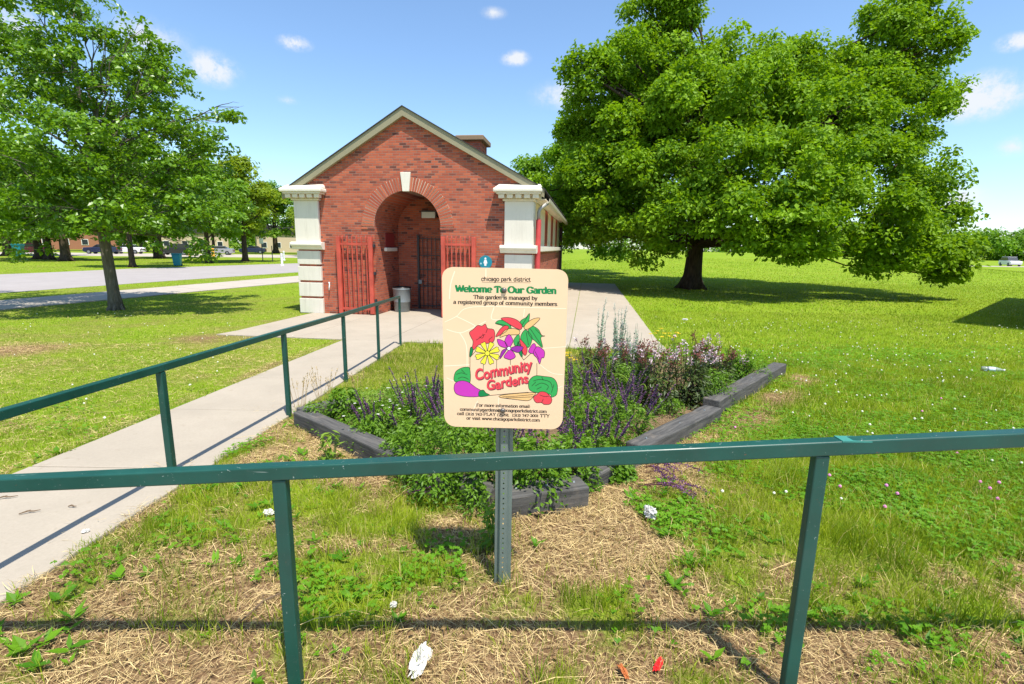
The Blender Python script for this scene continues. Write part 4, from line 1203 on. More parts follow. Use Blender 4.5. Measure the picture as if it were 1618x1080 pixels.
def crown_leaves(lobes, n_clump, per, size, cr, r, up=.7, shell=.45):
    """clumps of leaves over the outer part of every lobe; lobes (x,y,z,rx,ry,rz)"""
    Q = []; R = []
    lobes = np.array(lobes, float)
    wt = (lobes[:, 3]*lobes[:, 4]+lobes[:, 3]*lobes[:, 5]+lobes[:, 4]*lobes[:, 5])
    wt = wt*np.clip(r.normal(1, .55, len(lobes)), .12, 2); wt = wt/wt.sum()
    which = r.choice(len(lobes), n_clump, p=wt)
    d = r.normal(size=(n_clump, 3)); d[:, 2] += .35; d = unit(d)
    rad = (shell+(1.04-shell)*r.random(n_clump)**.6)[:, None]
    cen = lobes[which, :3] + d*rad*lobes[which, 3:]
    out = unit(cen-lobes[which, :3])
    tone = np.clip(.55*r.random(n_clump)+.45*r.random(len(lobes))[which], 0, 1)
    off = r.normal(size=(n_clump, per, 3)); off *= np.minimum(1, 1.7/np.linalg.norm(off, axis=-1, keepdims=True)); off = off*np.array([cr, cr, cr*.6])
    # leaves of a spray droop away from its middle
    off[..., 2] -= .35*np.linalg.norm(off[..., :2], axis=-1)**1.5/max(cr, .01)**.5
    c = (cen[:, None, :]+off).reshape(-1, 3)
    n = (out[:, None, :]*.45+np.array([0, 0, up])+r.normal(size=(n_clump, per, 3))*.50).reshape(-1, 3)
    n = unit(n)
    ax = (off*1.0+out[:, None, :]*.15*cr+r.normal(size=off.shape)*cr*.5+np.array([0, 0, -.25*cr])).reshape(-1, 3)
    L = size*(.65+.7*r.random(len(c)))
    q = leaf_quads(c, n, unit(ax), L, L*(.55+.25*r.random(len(c))))
    rr = np.clip(np.repeat(tone, per)*.6+r.random(len(c))*.4, 0, 1)
    return q, rr

def puffs_of(lobes, k, frac, flat, r, reach=.80, spray=0):
    """smaller puffs of foliage standing out of every lobe, so that the crown is lit in lumps with gaps between"""
    out = []
    for l in np.array(lobes, float):
        d = r.normal(size=(k, 3)); d[:, 2] += .30; d = unit(d)
        for q in d:
            c = l[:3]+q*l[3:]*reach*r.uniform(.8, 1.12)
            f = frac*r.uniform(.65, 1.2)
            out.append((*c, l[3]*f, l[4]*f, l[5]*f*flat))
        for _ in range(spray):
            q = r.normal(size=3); q[2] += .2; q = q/np.linalg.norm(q)
            c = l[:3]+q*l[3:]*r.uniform(.92, 1.14)
            f = r.uniform(.11, .2)
            out.append((*c, l[3]*f, l[4]*f, l[5]*f))
    return out

def limb_path(a, b, sag, r, n=7):
    a, b = np.array(a, float), np.array(b, float)
    m = a*.5+b*.5+np.array([0, 0, sag])+r.normal(size=3)*np.linalg.norm(b-a)*.06
    t = np.linspace(0, 1, n)[:, None]
    P = (1-t)**2*a+2*t*(1-t)*m+t*t*b
    P[1:-1] += r.normal(size=(n-2, 3))*np.linalg.norm(b-a)*.018
    return P

def make_tree(name, label, base, trunk, radii, lobes, n_clump, per, size, cr, leaf, bark, seed, group=None, limbs=1.0, flare=1.35, up=.7, lr=.34, shell=.45, puff=0, flat=.75, spray=0):
    r = np.random.default_rng(seed)
    base = np.array(base, float)
    T = thing(name, label, 'tree', base, 0, group)
    tr = MB()
    tp = np.array(trunk, float)-base
    # smooth the trunk and give it a root flare
    t = np.linspace(0, len(tp)-1, 5*(len(tp)-1)+1)
    P = np.stack([np.interp(t, range(len(tp)), tp[:, i]) for i in range(3)], 1)
    Rr = np.interp(t, range(len(tp)), radii)
    zz = P[:, 2]-P[0, 2]
    Rr = Rr*(1+(flare-1)*np.exp(-np.maximum(zz, 0)/(radii[0]*1.3)))
    tr.tube(P, Rr, 14)
    for i in range(6):       # root buttresses
        a = i*1.047+r.uniform(-.3, .3); q = radii[0]
        tr.tube([(P[0, 0]+q*.7*math.cos(a), P[0, 1]+q*.7*math.sin(a), P[0, 2]+q*1.5), (P[0, 0]+q*1.2*math.cos(a), P[0, 1]+q*1.2*math.sin(a), P[0, 2]+q*.45), (P[0, 0]+q*1.9*math.cos(a), P[0, 1]+q*1.9*math.sin(a), P[0, 2]-.05)], [q*.35, q*.33, q*.18], 7)
    lo = np.array(lobes, float); lo[:, :3] -= base
    forkz = tp[1, 2] if len(tp) > 2 else tp[-1, 2]*.6
    for k, l in enumerate(lo):
        if r.random() > limbs: continue
        zt = np.clip(l[2]*.62+r.uniform(-.5, .5), forkz*1.02, P[-1, 2])
        i = int(np.argmin(abs(P[:, 2]-zt)))
        end = l[:3]+r.normal(size=3)*l[3:]*.2
        pth = limb_path(P[i], end, np.linalg.norm(end-P[i])*.10, r, 8)
        r0 = min(Rr[i]*.55, radii[0]*lr*(.6+.5*r.random()))
        tr.tube(pth, np.linspace(r0, r0*.18, 8), 7, cap=False)
        for _ in range(4):
            j = r.integers(3, 8)-0
            j = min(j, 7)
            e2 = l[:3]+unit(r.normal(size=3))*l[3:]*.95
            tr.tube(limb_path(pth[j], e2, .1, r, 5), np.linspace(r0*.35, r0*.07, 5), 5, cap=False)
    tr.build('trunk', bark, T, smooth=True)
    if puff:
        q, rr = crown_leaves(puffs_of(lo, puff, .40, flat, r, .78, spray), n_clump, per, size, cr, r, up, shell)
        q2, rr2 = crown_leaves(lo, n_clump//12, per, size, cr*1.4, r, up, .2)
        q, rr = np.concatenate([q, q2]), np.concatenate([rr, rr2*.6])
    else: q, rr = crown_leaves(lo, n_clump, per, size, cr, r, up, shell)
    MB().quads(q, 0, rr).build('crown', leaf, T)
    return T

def px_lobes(spec, Y, sq=.85):
    """lobes measured against the photograph: (x, y, radius in pixels, distance offset)"""
    out = []
    for px, py, rp, dy in spec:
        p = onY(px, py, Y+dy)
        rad = rp/FPX*np.linalg.norm(p-np.array([0, 0, HC]))
        out.append((*p, rad, rad, rad*sq))
    return out

# --- the big spreading maple
tb = hit(1092, 456)
big = [(1055, 18, 46, 1), (1000, 100, 48, 0), (935, 112, 34, -1), (962, 175, 60, 1), (1085, 108, 56, -1), (1165, 98, 48, 0), (1250, 112, 48, -1), (1322, 116, 42, 0), (1400, 75, 50, 1), (1432, 45, 44, 0), (1468, 85, 34, 1), (1462, 150, 34, 0), (1432, 190, 42, 1),
       (1012, 205, 56, -2), (1110, 175, 76, -3), (1210, 165, 74, -3), (1310, 180, 66, -2), (1400, 165, 60, 0), (912, 268, 52, 0), (965, 280, 62, -2), (870, 305, 44, 1), (900, 350, 40, 1), (1050, 290, 72, -4), (1150, 275, 74, -5), (1250, 265, 72, -5), (1340, 270, 64, -3), (1425, 265, 56, -1), (1446, 300, 34, 0),
       (950, 345, 44, -2), (1010, 378, 36, -4), (1070, 345, 52, -5), (1150, 355, 42, -6), (1215, 330, 60, -7), (1205, 380, 28, -6), (1290, 330, 62, -6), (1275, 382, 30, -6), (1262, 405, 14, -6), (1370, 340, 56, -5), (1430, 360, 50, -4), (1400, 392, 36, -5), (1455, 404, 30, -5), (1482, 388, 34, -4), (1512, 408, 20, -4), (1420, 425, 16, -5), (1375, 418, 14, -5), (1490, 432, 13, -4), (1490, 345, 34, -3), (1490, 325, 14, -2), (1018, 406, 16, -4), (1060, 392, 18, -4), (1510, 60, 10, 0), (1018, 12, 26, 1), (1090, 8, 26, 1), (905, 105, 18, -1), (925, 130, 20, -1)]
lob = px_lobes([(a, b, c*.94, d) for a, b, c, d in big], tb[1])
rb = np.random.default_rng(3)
for i in range(26):         # the far half of the crown
    a = rb.uniform(0, math.pi); q = rb.uniform(2, 9)
    lob.append((tb[0]+1.2+q*math.cos(a)*1.15, tb[1]+1+q*math.sin(a)*.9, rb.uniform(3.6, 12.5), 1.9, 1.9, 1.5))
tz = tb[2]
make_tree('maple_tree', 'huge spreading maple with a broad bright green crown and short dark trunk on the lawn', tb,
          [tb, tb+[.05, 0, 2.3], tb+[.25, .1, 4.4], tb+[.3, .3, 8], tb+[.9, .4, 12.0]], [.46, .40, .37, .28, .12], lob, 9800, 32, .195, .28, M_LEAF_BIG, M_BARK, 21, limbs=.85, shell=.5, puff=8, flat=.95, up=.5, spray=8)

# --- the young oak on the left
tl = hit(184, 489)
left = [(70, 40, 46, 0), (20, 110, 60, 1), (135, 25, 34, 0), (95, 110, 62, 0), (170, 75, 44, 0), (215, 45, 24, 0), (245, 72, 20, .4), (265, 108, 22, 0), (225, 130, 40, 0), (160, 160, 66, -.6), (60, 190, 74, -.8), (-40, 210, 90, 0), (235, 185, 36, 0), (270, 190, 22, -.3), (288, 178, 12, -.3),
        (120, 240, 78, -1.2), (30, 290, 80, -1.6), (-60, 320, 90, -.5), (205, 250, 60, -.8), (262, 262, 40, -.5), (305, 240, 32, -.3), (335, 210, 22, -.2), (362, 182, 16, 0), (378, 168, 9, 0), (345, 228, 18, .2), (330, 262, 28, .3), (110, 330, 70, -1.8), (190, 320, 66, -1.2), (260, 325, 52, -1.0), (310, 340, 46, -.8), (350, 350, 32, -.6), (320, 392, 26, -.8), (255, 362, 34, -1.2), (20, 370, 54, -2), (60, 345, 50, -2), (215, 365, 30, -1), (-80, 80, 90, 1), (40, -20, 50, .5), (110, -30, 50, .5), (-10, 405, 30, -2), (290, 300, 40, -.5)]
left = [(a, b if a > 70 or b < 330 else b-16, c*.86, d) for a, b, c, d in left if (a, b) != (-10, 405)]
lob = px_lobes(left, tl[1], .72)
for i in range(14):
    a = rb.uniform(.2, 3); q = rb.uniform(.8, 3.6)
    lob.append((tl[0]-.3+q*math.cos(a), tl[1]+.3+q*math.sin(a), rb.uniform(2.2, 7.5), 1.0, 1.0, .7))
make_tree('oak_tree', 'young oak with glossy layered leaves and a slim leaning trunk beside the sidewalk', tl,
          [tl, tl+[-.09, 0, 2.3], tl+[-.14, 0, 3.0], tl+[-.22, .1, 4.4], tl+[-.4, .1, 7.6]], [.155, .135, .122, .09, .03], lob, 2100, 27, .122, .135, M_LEAF_LEFT, M_BARKL, 8, limbs=.95, flare=1.4, up=.65, lr=.26, shell=.55, puff=6, flat=.6, spray=10)

# --- light tree behind the building
bt = np.array([float(onY(872, 400, 41.0)[0]), 41.0, float(gz(4.0, 41.0))])
sp = [(842, 268, 26, 0), (872, 262, 30, 0), (905, 255, 34, 0), (860, 310, 30, 0), (900, 320, 40, 0), (930, 260, 40, 1), (920, 360, 36, 0), (950, 320, 50, 1), (895, 375, 22, -1), (960, 380, 36, 0), (828, 255, 10, 0)]
lob = px_lobes(sp, 41.0)
make_tree('linden_tree', 'pale green tree showing between the building eave and the huge maple', bt, [bt, bt+[0, 0, 3], bt+[.2, 0, 6], bt+[0, 0, 8.5]], [.3, .26, .2, .06], lob, 1100, 26, .26, .36, M_LEAF_BACK, M_BARK, 31, puff=8)

# --- trees beyond the road: one of each kind built, the rest copied
def generic(name, label, seed, h, rad, leaf, trunk_r, loc, n=760, group='trees beyond the road', zf=.22, size=.34, cone=0.):
    r = np.random.default_rng(seed)
    lobes = []
    for i in range(20):
        t = r.random(); z = h*(zf+.12)+t*h*(1-zf-.2)
        w = rad*(math.sin(math.pi*(.22+.70*t)))**.8*(1-cone*t)
        a = r.uniform(0, 6.28); q = w*math.sqrt(r.random())*.85
        s_ = rad*(.32+.14*r.random())
        lobes.append((q*math.cos(a), q*math.sin(a), z, s_, s_, s_*.75))
    t0 = np.array([0, 0, 0.0])
    T = make_tree(name, label, t0, [t0, t0+[r.uniform(-.1, .1), 0, h*zf], t0+[.1, .1, h*.55], t0+[0, .1, h*.9]], [trunk_r, trunk_r*.85, trunk_r*.55, .05], lobes, n, 22, size, .38, leaf, M_BARK, seed+1, group, limbs=.7, puff=5)
    T.location = tuple(float(v) for v in loc)
    return T
GT = 'trees beyond the road'
g1 = generic('shade_tree', 'thick trunked dark tree standing behind the young oak, left of its trunk', 41, 10.5, 5.2, M_LEAF_FAR, .40, hit(105, 412))
g2 = generic('shade_tree', 'slender pale trunked tree right of the young oak trunk at the road edge', 43, 9.0, 3.6, M_LEAF_BACK, .21, hit(210, 422))
g3 = generic('shade_tree', 'conical tree with olive yellow lower leaves and a thin dark trunk by the road', 47, 11.0, 4.6, M_LEAF_YEL, .30, hit(388, 413), cone=.45, n=620)
tree_spots = [(g1, (63, 409), .95, 'dark trunk seen second from the left edge, beyond the road'), (g1, (79, 410), .85, 'thinner dark trunk just left of the thick trunked tree beyond the road'),
              (g1, (253, 408), 1.05, 'dark tree rooted close behind the teal cart'), (g2, (330, 415), 1.15, 'leafy tree with a short trunk between the two yellow bollards'),
              (g1, (15, 404), 1.2, 'wide dark tree at the left edge of the picture beyond the road'), (g2, (245, 407), .8, 'tiny thin stemmed tree left of the teal cart')]
for i, (src, p, s_, lb) in enumerate(tree_spots):
    dup(src, hit(*p), rz=1.3*i+.7, scale=s_, label=lb)
# more distant trees closing the view on the left
far_spots = [((-88, 92), 1.5, g1, 'tall far tree closing the view at the left edge'), ((-72, 98), 1.35, g1, 'tall far tree behind the parked red car'), ((-60, 101), 1.45, g2, 'light far tree behind the young oak trunk'), ((-49, 104), 1.3, g1, 'far dark tree behind the black car'),
             ((-38, 98), 1.25, g2, 'light far tree behind the silver car'), ((-30, 100), 1.35, g1, 'far dark tree behind the olive tree'), ((-22, 82), 1.05, g1, 'dark far tree touching the left stone pier'), ((-33, 84), 1.0, g3, 'far olive tree behind the street sign'), ((-17, 96), 1.2, g2, 'light far tree rising left of the building roof'), ((-26, 76), .8, g2, 'small light tree left of the white bollards')]
for i, ((x, y), s_, src, lb) in enumerate(far_spots):
    o = dup(src, (x, y, float(gz(x, y))), rz=2.1*i, scale=s_, label='far '+lb if not lb.count('far') else lb)
    o['group'] = 'distant trees across the parking lot'

# --- far woods on the right horizon
def far_woods():
    r = np.random.default_rng(77)
    lobes = []
    for i in range(420):
        a = r.uniform(0, 1)
        x = 60+a*330+r.normal()*8; y = 225+r.uniform(-14, 26)-.15*(x-60)
        h = 9.0+3.5*fbm(np.array([x]), np.array([y]), 25, 3)[0]+2.0*sm(150, 330, x)
        s_ = r.uniform(2.6, 4.4)
        lobes.append((x, y, -.4+h*r.uniform(.15, .95), s_, s_, s_*.8))
    q, rr = crown_leaves(lobes, 11000, 9, 1.15, 1.3, r, .6)
    o = MB().quads(q, 0, rr).build('distant_woods', M_LEAF_FAR)
    o['kind'] = 'stuff'
    lobes = []
    for i in range(420):
        a = r.uniform(0, 1)
        x = -330+a*330+r.normal()*6; y = 150+r.uniform(-10, 22)+.05*x
        s_ = r.uniform(2.4, 4.4)
        lobes.append((x, y, -.4+r.uniform(.5, 11), s_, s_, s_*.8))
    q, rr = crown_leaves(lobes, 9000, 9, 1.0, 1.2, r, .6)
    o = MB().quads(q, 0, rr).build('distant_woods', M_LEAF_FAR)
    o['kind'] = 'stuff'
far_woods()

# ------------------------------------------------------------------ grass, clover, straw
def blades(pts, h, w, lean, r, mb, mat=0, rnd=None):
    n = len(pts)
    a = r.uniform(0, 2*math.pi, n)
    side = np.stack([np.cos(a), np.sin(a), np.zeros(n)], 1)
    b = r.uniform(0, 2*math.pi, n)
    ld = np.stack([np.cos(b), np.sin(b), np.zeros(n)], 1)*(np.asarray(lean)*h)[:, None]
    up = np.array([0, 0, 1.0])
    hh = np.asarray(h)[:, None]; ww = np.asarray(w)[:, None]
    p0 = pts; p1 = pts+up*hh*.55+ld*.35; p2 = pts+up*hh*np.sqrt(np.clip(1-.35*np.asarray(lean)**2, .1, 1))[:, None]+ld
    V = np.stack([p0-side*ww*.5, p0+side*ww*.5, p1+side*ww*.42, p1-side*ww*.42, p2], 1)
    idx = np.arange(n)[:, None]*5
    rr = np.repeat(rnd if rnd is not None else r.random(n), 5)
    mb.v.append(V.reshape(-1, 3).astype(np.float32)); mb.r.append(rr.astype(np.float32))
    F4 = (np.array([[0, 1, 2, 3]])+idx+mb.n); F3 = (np.array([[3, 2, 4]])+idx+mb.n)
    mb.f += [F4.reshape(-1).astype(np.int32), F3.reshape(-1).astype(np.int32)]
    mb.fl += [np.full(n, 4, np.int32), np.full(n, 3, np.int32)]; mb.fm += [np.full(n, mat, np.int32)]*2
    mb.n += n*5

def scatter(y0, y1, dens, r, xm=1.28, pad=.6, xlo=None, xhi=None):
    A = 0
    n = int(dens*(xm*(y1*y1-y0*y0)+2*pad*(y1-y0)))
    u = r.random(n)
    y = np.sqrt(y0*y0+u*(y1*y1-y0*y0)); x = (r.random(n)*2-1)*(xm*y+pad)
    return x, y

def ground_pts(x, y):
    z = gz(x, y)+(fbm(x, y, .35, 2)-.5)*.035*(1-sm(6, 12, y))*(1-sm(4, 6, np.abs(x)))
    return np.stack([x, y, z-.004], 1)

def grow_lawn():
    r = np.random.default_rng(101)
    lawn = MB(); straw = MB(); clov = MB()
    tiers = [(1.15, 4.6, 5200, .0034, 1.0), (4.6, 9, 2000, .0050, 1.0), (9, 17, 560, .0085, 1.05), (17, 34, 110, .016, 1.15), (34, 60, 22, .034, 1.4)]
    for (y0, y1, dn, bw, hs) in tiers:
        x, y = scatter(y0, y1, dn, r)
        g = green(x, y)
        bl_ = blocked(x, y) | in_poly(x, y, BED)
        keep = (~bl_) & (r.random(len(x)) < np.clip(g*1.1, .05, 1))
        x, y, g = x[keep], y[keep], g[keep]
        clump = vnoise(x, y, .16, 9)
        h = (.022+.034*r.random(len(x))+.030*clump*g)*hs
        h = h*(1+.7*sm(1.0, 2.4, x)*(1-sm(6, 12, y)))
        h = np.where((x < -3.7), h*.62, h)
        tall = (x > -2.2) & (x < 2.2) & (y < 4.4) & (vnoise(x, y, .16, 12) > .60)
        h = np.where(tall, h*1.9, h)
        # lush uncut strip between the pad and the bed
        strip = in_poly(x, y, [(-2.2, 7.0), (-1.2, 7.2), (.6, 8.4), (4.2, 9.6), (4.0, 10.8), (-.9, 10.6), (-2.15, 10.3)])
        h = np.where(strip, h*1.7, h)
        tone = np.clip(.42+1.1*(fbm(x, y, .75, 6)-.5)+.7*(vnoise(x, y, .13, 66)-.5)+.55*(r.random(len(x))-.5)+.7*(fbm(x, y, 3.4, 68)-.5), 0, .89)
        dead = r.random(len(x)) < .07+.05*(x < -3.6)+.36*(1-g)+.10*(vnoise(x, y, .35, 67) > .7)
        tone = np.where(dead, .985, tone)
        blades(ground_pts(x, y), h, bw*(.6+.8*r.random(len(x))), .15+.65*r.random(len(x)), r, lawn, 0, tone)
    # dry straw lying on the bare patches, some bent up
    for (y0, y1, dn, L0) in ((1.15, 4.8, 8600, .085), (4.8, 9.5, 1300, .12), (9.5, 15, 160, .13)):
        x, y = scatter(y0, y1, dn, r)
        g = green(x, y)
        drift = .5*gauss(x, y, -2.62, 5.25, .26)+.5*gauss(x, y, -2.55, 3.45, .2)+.35*gauss(x, y, -2.45, 5.9, .2)+.25*gauss(x, y, -2.5, 2.6, .16)
        keep = (~blocked(x, y) | (r.random(len(x)) < drift*.6)) & (r.random(len(x)) < np.clip((1-g)*1.2+drift-.14, .012, 1)) & ~(in_poly(x, y, BED) & (r.random(len(x)) < .6))
        x, y = x[keep], y[keep]; n = len(x)
        flow = vnoise(x, y, .5, 21)*6.3
        a = flow+r.normal(size=n)*1.1; el = np.abs(r.normal(size=n)*.22)
        L = L0*(.22+1.1*r.random(n)**2.4); w = (.00036+.00065*r.random(n)**1.5)*(1+.17*y)
        d = np.stack([np.cos(a)*np.cos(el), np.sin(a)*np.cos(el), np.sin(el)], 1)
        s_ = np.stack([-np.sin(a), np.cos(a), r.normal(size=n)*.4], 1); s_ = unit(s_)
        p = ground_pts(x, y)+np.array([0, 0, .008])+np.where(in_poly(x, y, PATH), .022, 0)[:, None]*np.array([0, 0, 1.])+np.stack([0*x, 0*x, r.random(n)*.018], 1)
        mid = p+d*L[:, None]*.5+np.array([0, 0, 1])*(L*.03*r.random(n))[:, None]+s_*(L*.04*r.normal(size=n))[:, None]
        e = p+d*L[:, None]-np.array([0, 0, 1])*(L*np.sin(el)*.6)[:, None]
        ww = w[:, None]
        rn = r.random(n)
        straw.quads(np.stack([p-s_*ww, p+s_*ww, mid+s_*ww, mid-s_*ww], 1), 0, rn)
        straw.quads(np.stack([mid-s_*ww, mid+s_*ww, e+s_*ww*.3, e-s_*ww*.3], 1), 0, rn)
    # brown leaf crumbs and bits of bark in the thatch
    x, y = scatter(1.2, 5.0, 420, r); g = green(x, y)
    k = (~blocked(x, y)) & (r.random(len(x)) < np.clip(1.15-g, .05, 1)*(.35+.9*(vnoise(x, y, .3, 91) > .6)))
    x, y = x[k], y[k]; n = len(x)
    p = ground_pts(x, y)+np.array([0, 0, .012])+np.stack([0*x, 0*x, .018*r.random(n)], 1)
    L = .010+.026*r.random(n)**2
    straw.quads(leaf_quads(p, unit(np.stack([r.normal(size=n)*.5, r.normal(size=n)*.5, np.ones(n)], 1)), unit(r.normal(size=(n, 3))*np.array([1, 1, .2])), L, L*(.4+.4*r.random(n)), .25), 0, .22*r.random(n))
    # a few long fallen stalks
    for i in range(260):
        x0, y0 = r.uniform(-2.2, 2.4), r.uniform(1.3, 4.2)
        if blocked(np.array([x0]), np.array([y0]))[0] or green(np.array([x0]), np.array([y0]))[0] > .62: continue
        a = r.uniform(0, 6.28); L = r.uniform(.12, .42)
        z = float(gz(x0, y0))
        P = [(x0, y0, z+.012), (x0+.5*L*math.cos(a), y0+.5*L*math.sin(a), z+.02+r.uniform(0, .05)), (x0+L*math.cos(a+.15), y0+L*math.sin(a+.15), z+.015)]
        straw.tube(P, [.0016, .0014, .0008], 4, 0, float(r.uniform(.5, 1)), cap=False)
    # clover and broad weeds: trios of leaflets on low stalks
    def trios(x, y, size, hmax, tone0):
        n = len(x)
        p = ground_pts(x, y); p[:, 2] += hmax*(.35+.65*r.random(n))
        a0 = r.uniform(0, 6.28, n); tilt = unit(np.stack([r.normal(size=n)*.32, r.normal(size=n)*.32-.12, np.ones(n)], 1))
        tn = np.clip(tone0+.35*(r.random(n)-.5)+.4*(fbm(x, y, .6, 31)-.5), 0, 1)
        for k in range(3):
            a = a0+k*2.094
            ax = np.stack([np.cos(a), np.sin(a), np.zeros(n)], 1)
            L = size*(.7+.6*r.random(n))
            c = p+ax*(L*.5)[:, None]
            clov.quads(leaf_quads(c, tilt, ax, L, L*.95, .08), 0, tn)
    x, y = scatter(1.7, 5.4, 4300, r); g = green(x, y)
    cm = sm(.55, 1.6, x+(vnoise(x, y, .5, 33)-.5)*1.4)*sm(.35, .62, vnoise(x, y, .55, 35)+.12)
    cm = np.maximum(cm, .32*sm(.64, .76, vnoise(x, y, .36, 37))*(x < 1))
    k = (~blocked(x, y)) & ~in_poly(x, y, BED) & (r.random(len(x)) < cm*np.clip(g*1.5-.35, 0, 1)*(1-.8*sm(3.2, 5.4, y))*(.35+.65*sm(.3, .7, vnoise(x, y, .33, 41))))
    trios(x[k], y[k], .018, .075, .42)
    x, y = scatter(3.4, 12, 800, r); g = green(x, y)
    k = (~blocked(x, y)) & ~in_poly(x, y, BED) & (x > 1.3) & (r.random(len(x)) < .85*sm(3.4, 5.2, y)*(1-sm(8, 12, y))*sm(.35, .7, fbm(x, y, 1.1, 35)+.05))
    trios(x[k], y[k], .026, .055, .6)
    # broad-leaved weeds with strap leaves
    nW = 1500
    x, y = scatter(1.3, 4.6, nW/26, r); g = green(x, y)
    k = (~blocked(x, y)) & ~in_poly(x, y, BED) & (g > .2) & (np.abs(x) < 3.8) & (vnoise(x, y, .5, 95) > .42)
    for xx, yy in zip(x[k], y[k]):
        m = r.integers(3, 11); a = r.uniform(0, 6.28)+np.arange(m)*2.4+r.normal(size=m)*.5; L = r.uniform(.022, .075)*np.ones(m)*(.4+.9*r.random(m))
        z = float(gz(xx, yy))
        ax = np.stack([np.cos(a), np.sin(a), .55+.5*r.random(m)], 1); ax = unit(ax)
        c = np.array([xx, yy, z+.008])+ax*(L*.55)[:, None]
        nn = unit(np.stack([-np.cos(a)*.5, -np.sin(a)*.5, np.ones(m)], 1)+r.normal(size=(m, 3))*.15)
        clov.quads(leaf_quads(c, nn, ax, L, L*(.22+.3*r.random(m)), .1), 0, np.clip(.35+.6*(r.random(m)-.5)+.3*(r.random()-.5), 0, 1))
    for o, nm, mt in ((lawn, 'lawn_grass', M_GRASS), (straw, 'dry_straw', M_STRAW), (clov, 'clover_leaves', M_CLOVER)):
        ob = o.build(nm, mt); ob['kind'] = 'stuff'
    # clover heads
    fl = MB()
    x, y = scatter(3.0, 15, 6.5, r)
    dn = sm(.9, 3.2, x)*sm(.30, .62, fbm(x, y, 1.6, 51))*(1.2-.6*sm(9, 15, y))
    k = (~blocked(x, y)) & ~in_poly(x, y, BED) & (r.random(len(x)) < dn)
    x, y = x[k], y[k]
    x2, y2 = scatter(4, 14, .9, r); k2 = (~blocked(x2, y2)) & ~in_poly(x2, y2, BED) & (x2 < -3.8); 
    x = np.r_[x, x2[k2]]; y = np.r_[y, y2[k2]]
    pk = [hit(*p)[:2] for p in ((1308, 768), (1325, 782), (1397, 787), (1415, 795), (1395, 818), (1510, 728), (1560, 790), (1575, 778), (1573, 802), (1160, 688), (1485, 640), (1455, 660), (1300, 765), (1546, 775))]
    allp = [(a, b, 0) for a, b in zip(x, y)]+[(a, b, 1) for a, b in pk]
    for a, b, c_ in allp:
        z = float(gz(a, b)); h = r.uniform(.06, .10); s_ = r.uniform(.0075, .0125)*(1.0+.012*b) if not c_ else .0125
        V = []; 
        for i, (rr_, zz) in enumerate(((.35, -.8), (.95, -.25), (.9, .35), (.35, .9))):
            for j in range(6): V.append((a+s_*rr_*math.cos(j*1.047+i*.5), b+s_*rr_*math.sin(j*1.047+i*.5), z+h+s_*zz))
        F = [(i*6+j, i*6+(j+1) % 6, (i+1)*6+(j+1) % 6, (i+1)*6+j) for i in range(3) for j in range(6)]+[tuple(18+j for j in range(6))]
        fl.add(V, F, c_)
        fl.tube([(a, b, z), (a+.004, b, z+h-s_)], .0013, 4, 2, cap=False)
    ob = fl.build('clover_flowers', [plain('white_clover', (.72, .70, .58), .7), plain('pink_clover', (.62, .22, .42), .7), plain('flower_stalk', (.12, .25, .03), .6)]); ob['kind'] = 'stuff'
grow_lawn()

# ------------------------------------------------------------------ plants of the flower bed
M_STEM = plain('green_stem', (.07, .13, .03), .6)
M_DSTEM = plain('maroon_stem', (.10, .03, .03), .6)
M_SILV = leafmat('silver_leaf', (.17, .27, .17), (.40, .52, .38), .25, .6, (.3, .42, .22))
M_BED = leafmat('bed_leaf', (.042, .125, .006), (.155, .285, .016), .34, .45, gloss=.3)
M_BEDY = leafmat('yellow_green_leaf', (.10, .20, .015), (.24, .36, .04), .38, .45)
M_PENS = leafmat('bronze_leaf', (.028, .045, .012), (.090, .135, .026), .25, .42, extra=(.20, .055, .045))
M_PURP = leafmat('violet_flower', (.095, .035, .095), (.27, .115, .29), .25, .6, (.28, .1, .34), extra=(.30, .13, .11))
M_PINKW = leafmat('pale_pink_flower', (.42, .22, .28), (.78, .68, .68), .25, .6, (.7, .5, .5))
M_YFLOW = leafmat('yellow_flower', (.62, .42, .01), (.85, .66, .03), .2, .6, (.8, .6, .05))
M_DRYSEED = leafmat('dry_seedhead', (.35, .24, .10), (.62, .47, .24), .25, .7)
M_WSEED = leafmat('whitish_bud', (.50, .50, .42), (.78, .78, .70), .2, .7)

def bush_leaves(r, n, R, h0, h1, L, asp, up=.6, squash=1.0, inner=.35):
    """leaves through a rounded mound"""
    a = r.uniform(0, 6.28, n); q = R*np.sqrt(inner**2+(1-inner**2)*r.random(n)); t = r.random(n)
    z = h0+(h1-h0)*t
    q = q*np.sqrt(np.clip(1-.75*t**2, .05, 1))
    # clump the leaves along shoots
    k = 26; ka = r.uniform(0, 6.28, k); w = r.integers(0, k, n)
    a = ka[w]+r.normal(size=n)*.16
    c = np.stack([q*np.cos(a), q*np.sin(a)*squash, z], 1)
    o = unit(np.stack([np.cos(a), np.sin(a), .2+0*a], 1)+r.normal(size=(n, 3))*.35)
    nn = unit(np.stack([np.cos(a)*.3, np.sin(a)*.3, up+0*a], 1)+r.normal(size=(n, 3))*.38)
    LL = L*(.55+.8*r.random(n))
    return leaf_quads(c, nn, o, LL, LL*asp*(.8+.4*r.random(n)), .12), np.clip(.25+.5*t+.3*(r.random(n)-.3), 0, 1)

def base_at(px, py): 
    return hit(px, py)
def top_h(b, px, py): 
    return float(onY(px, py, b[1])[2]-b[2])

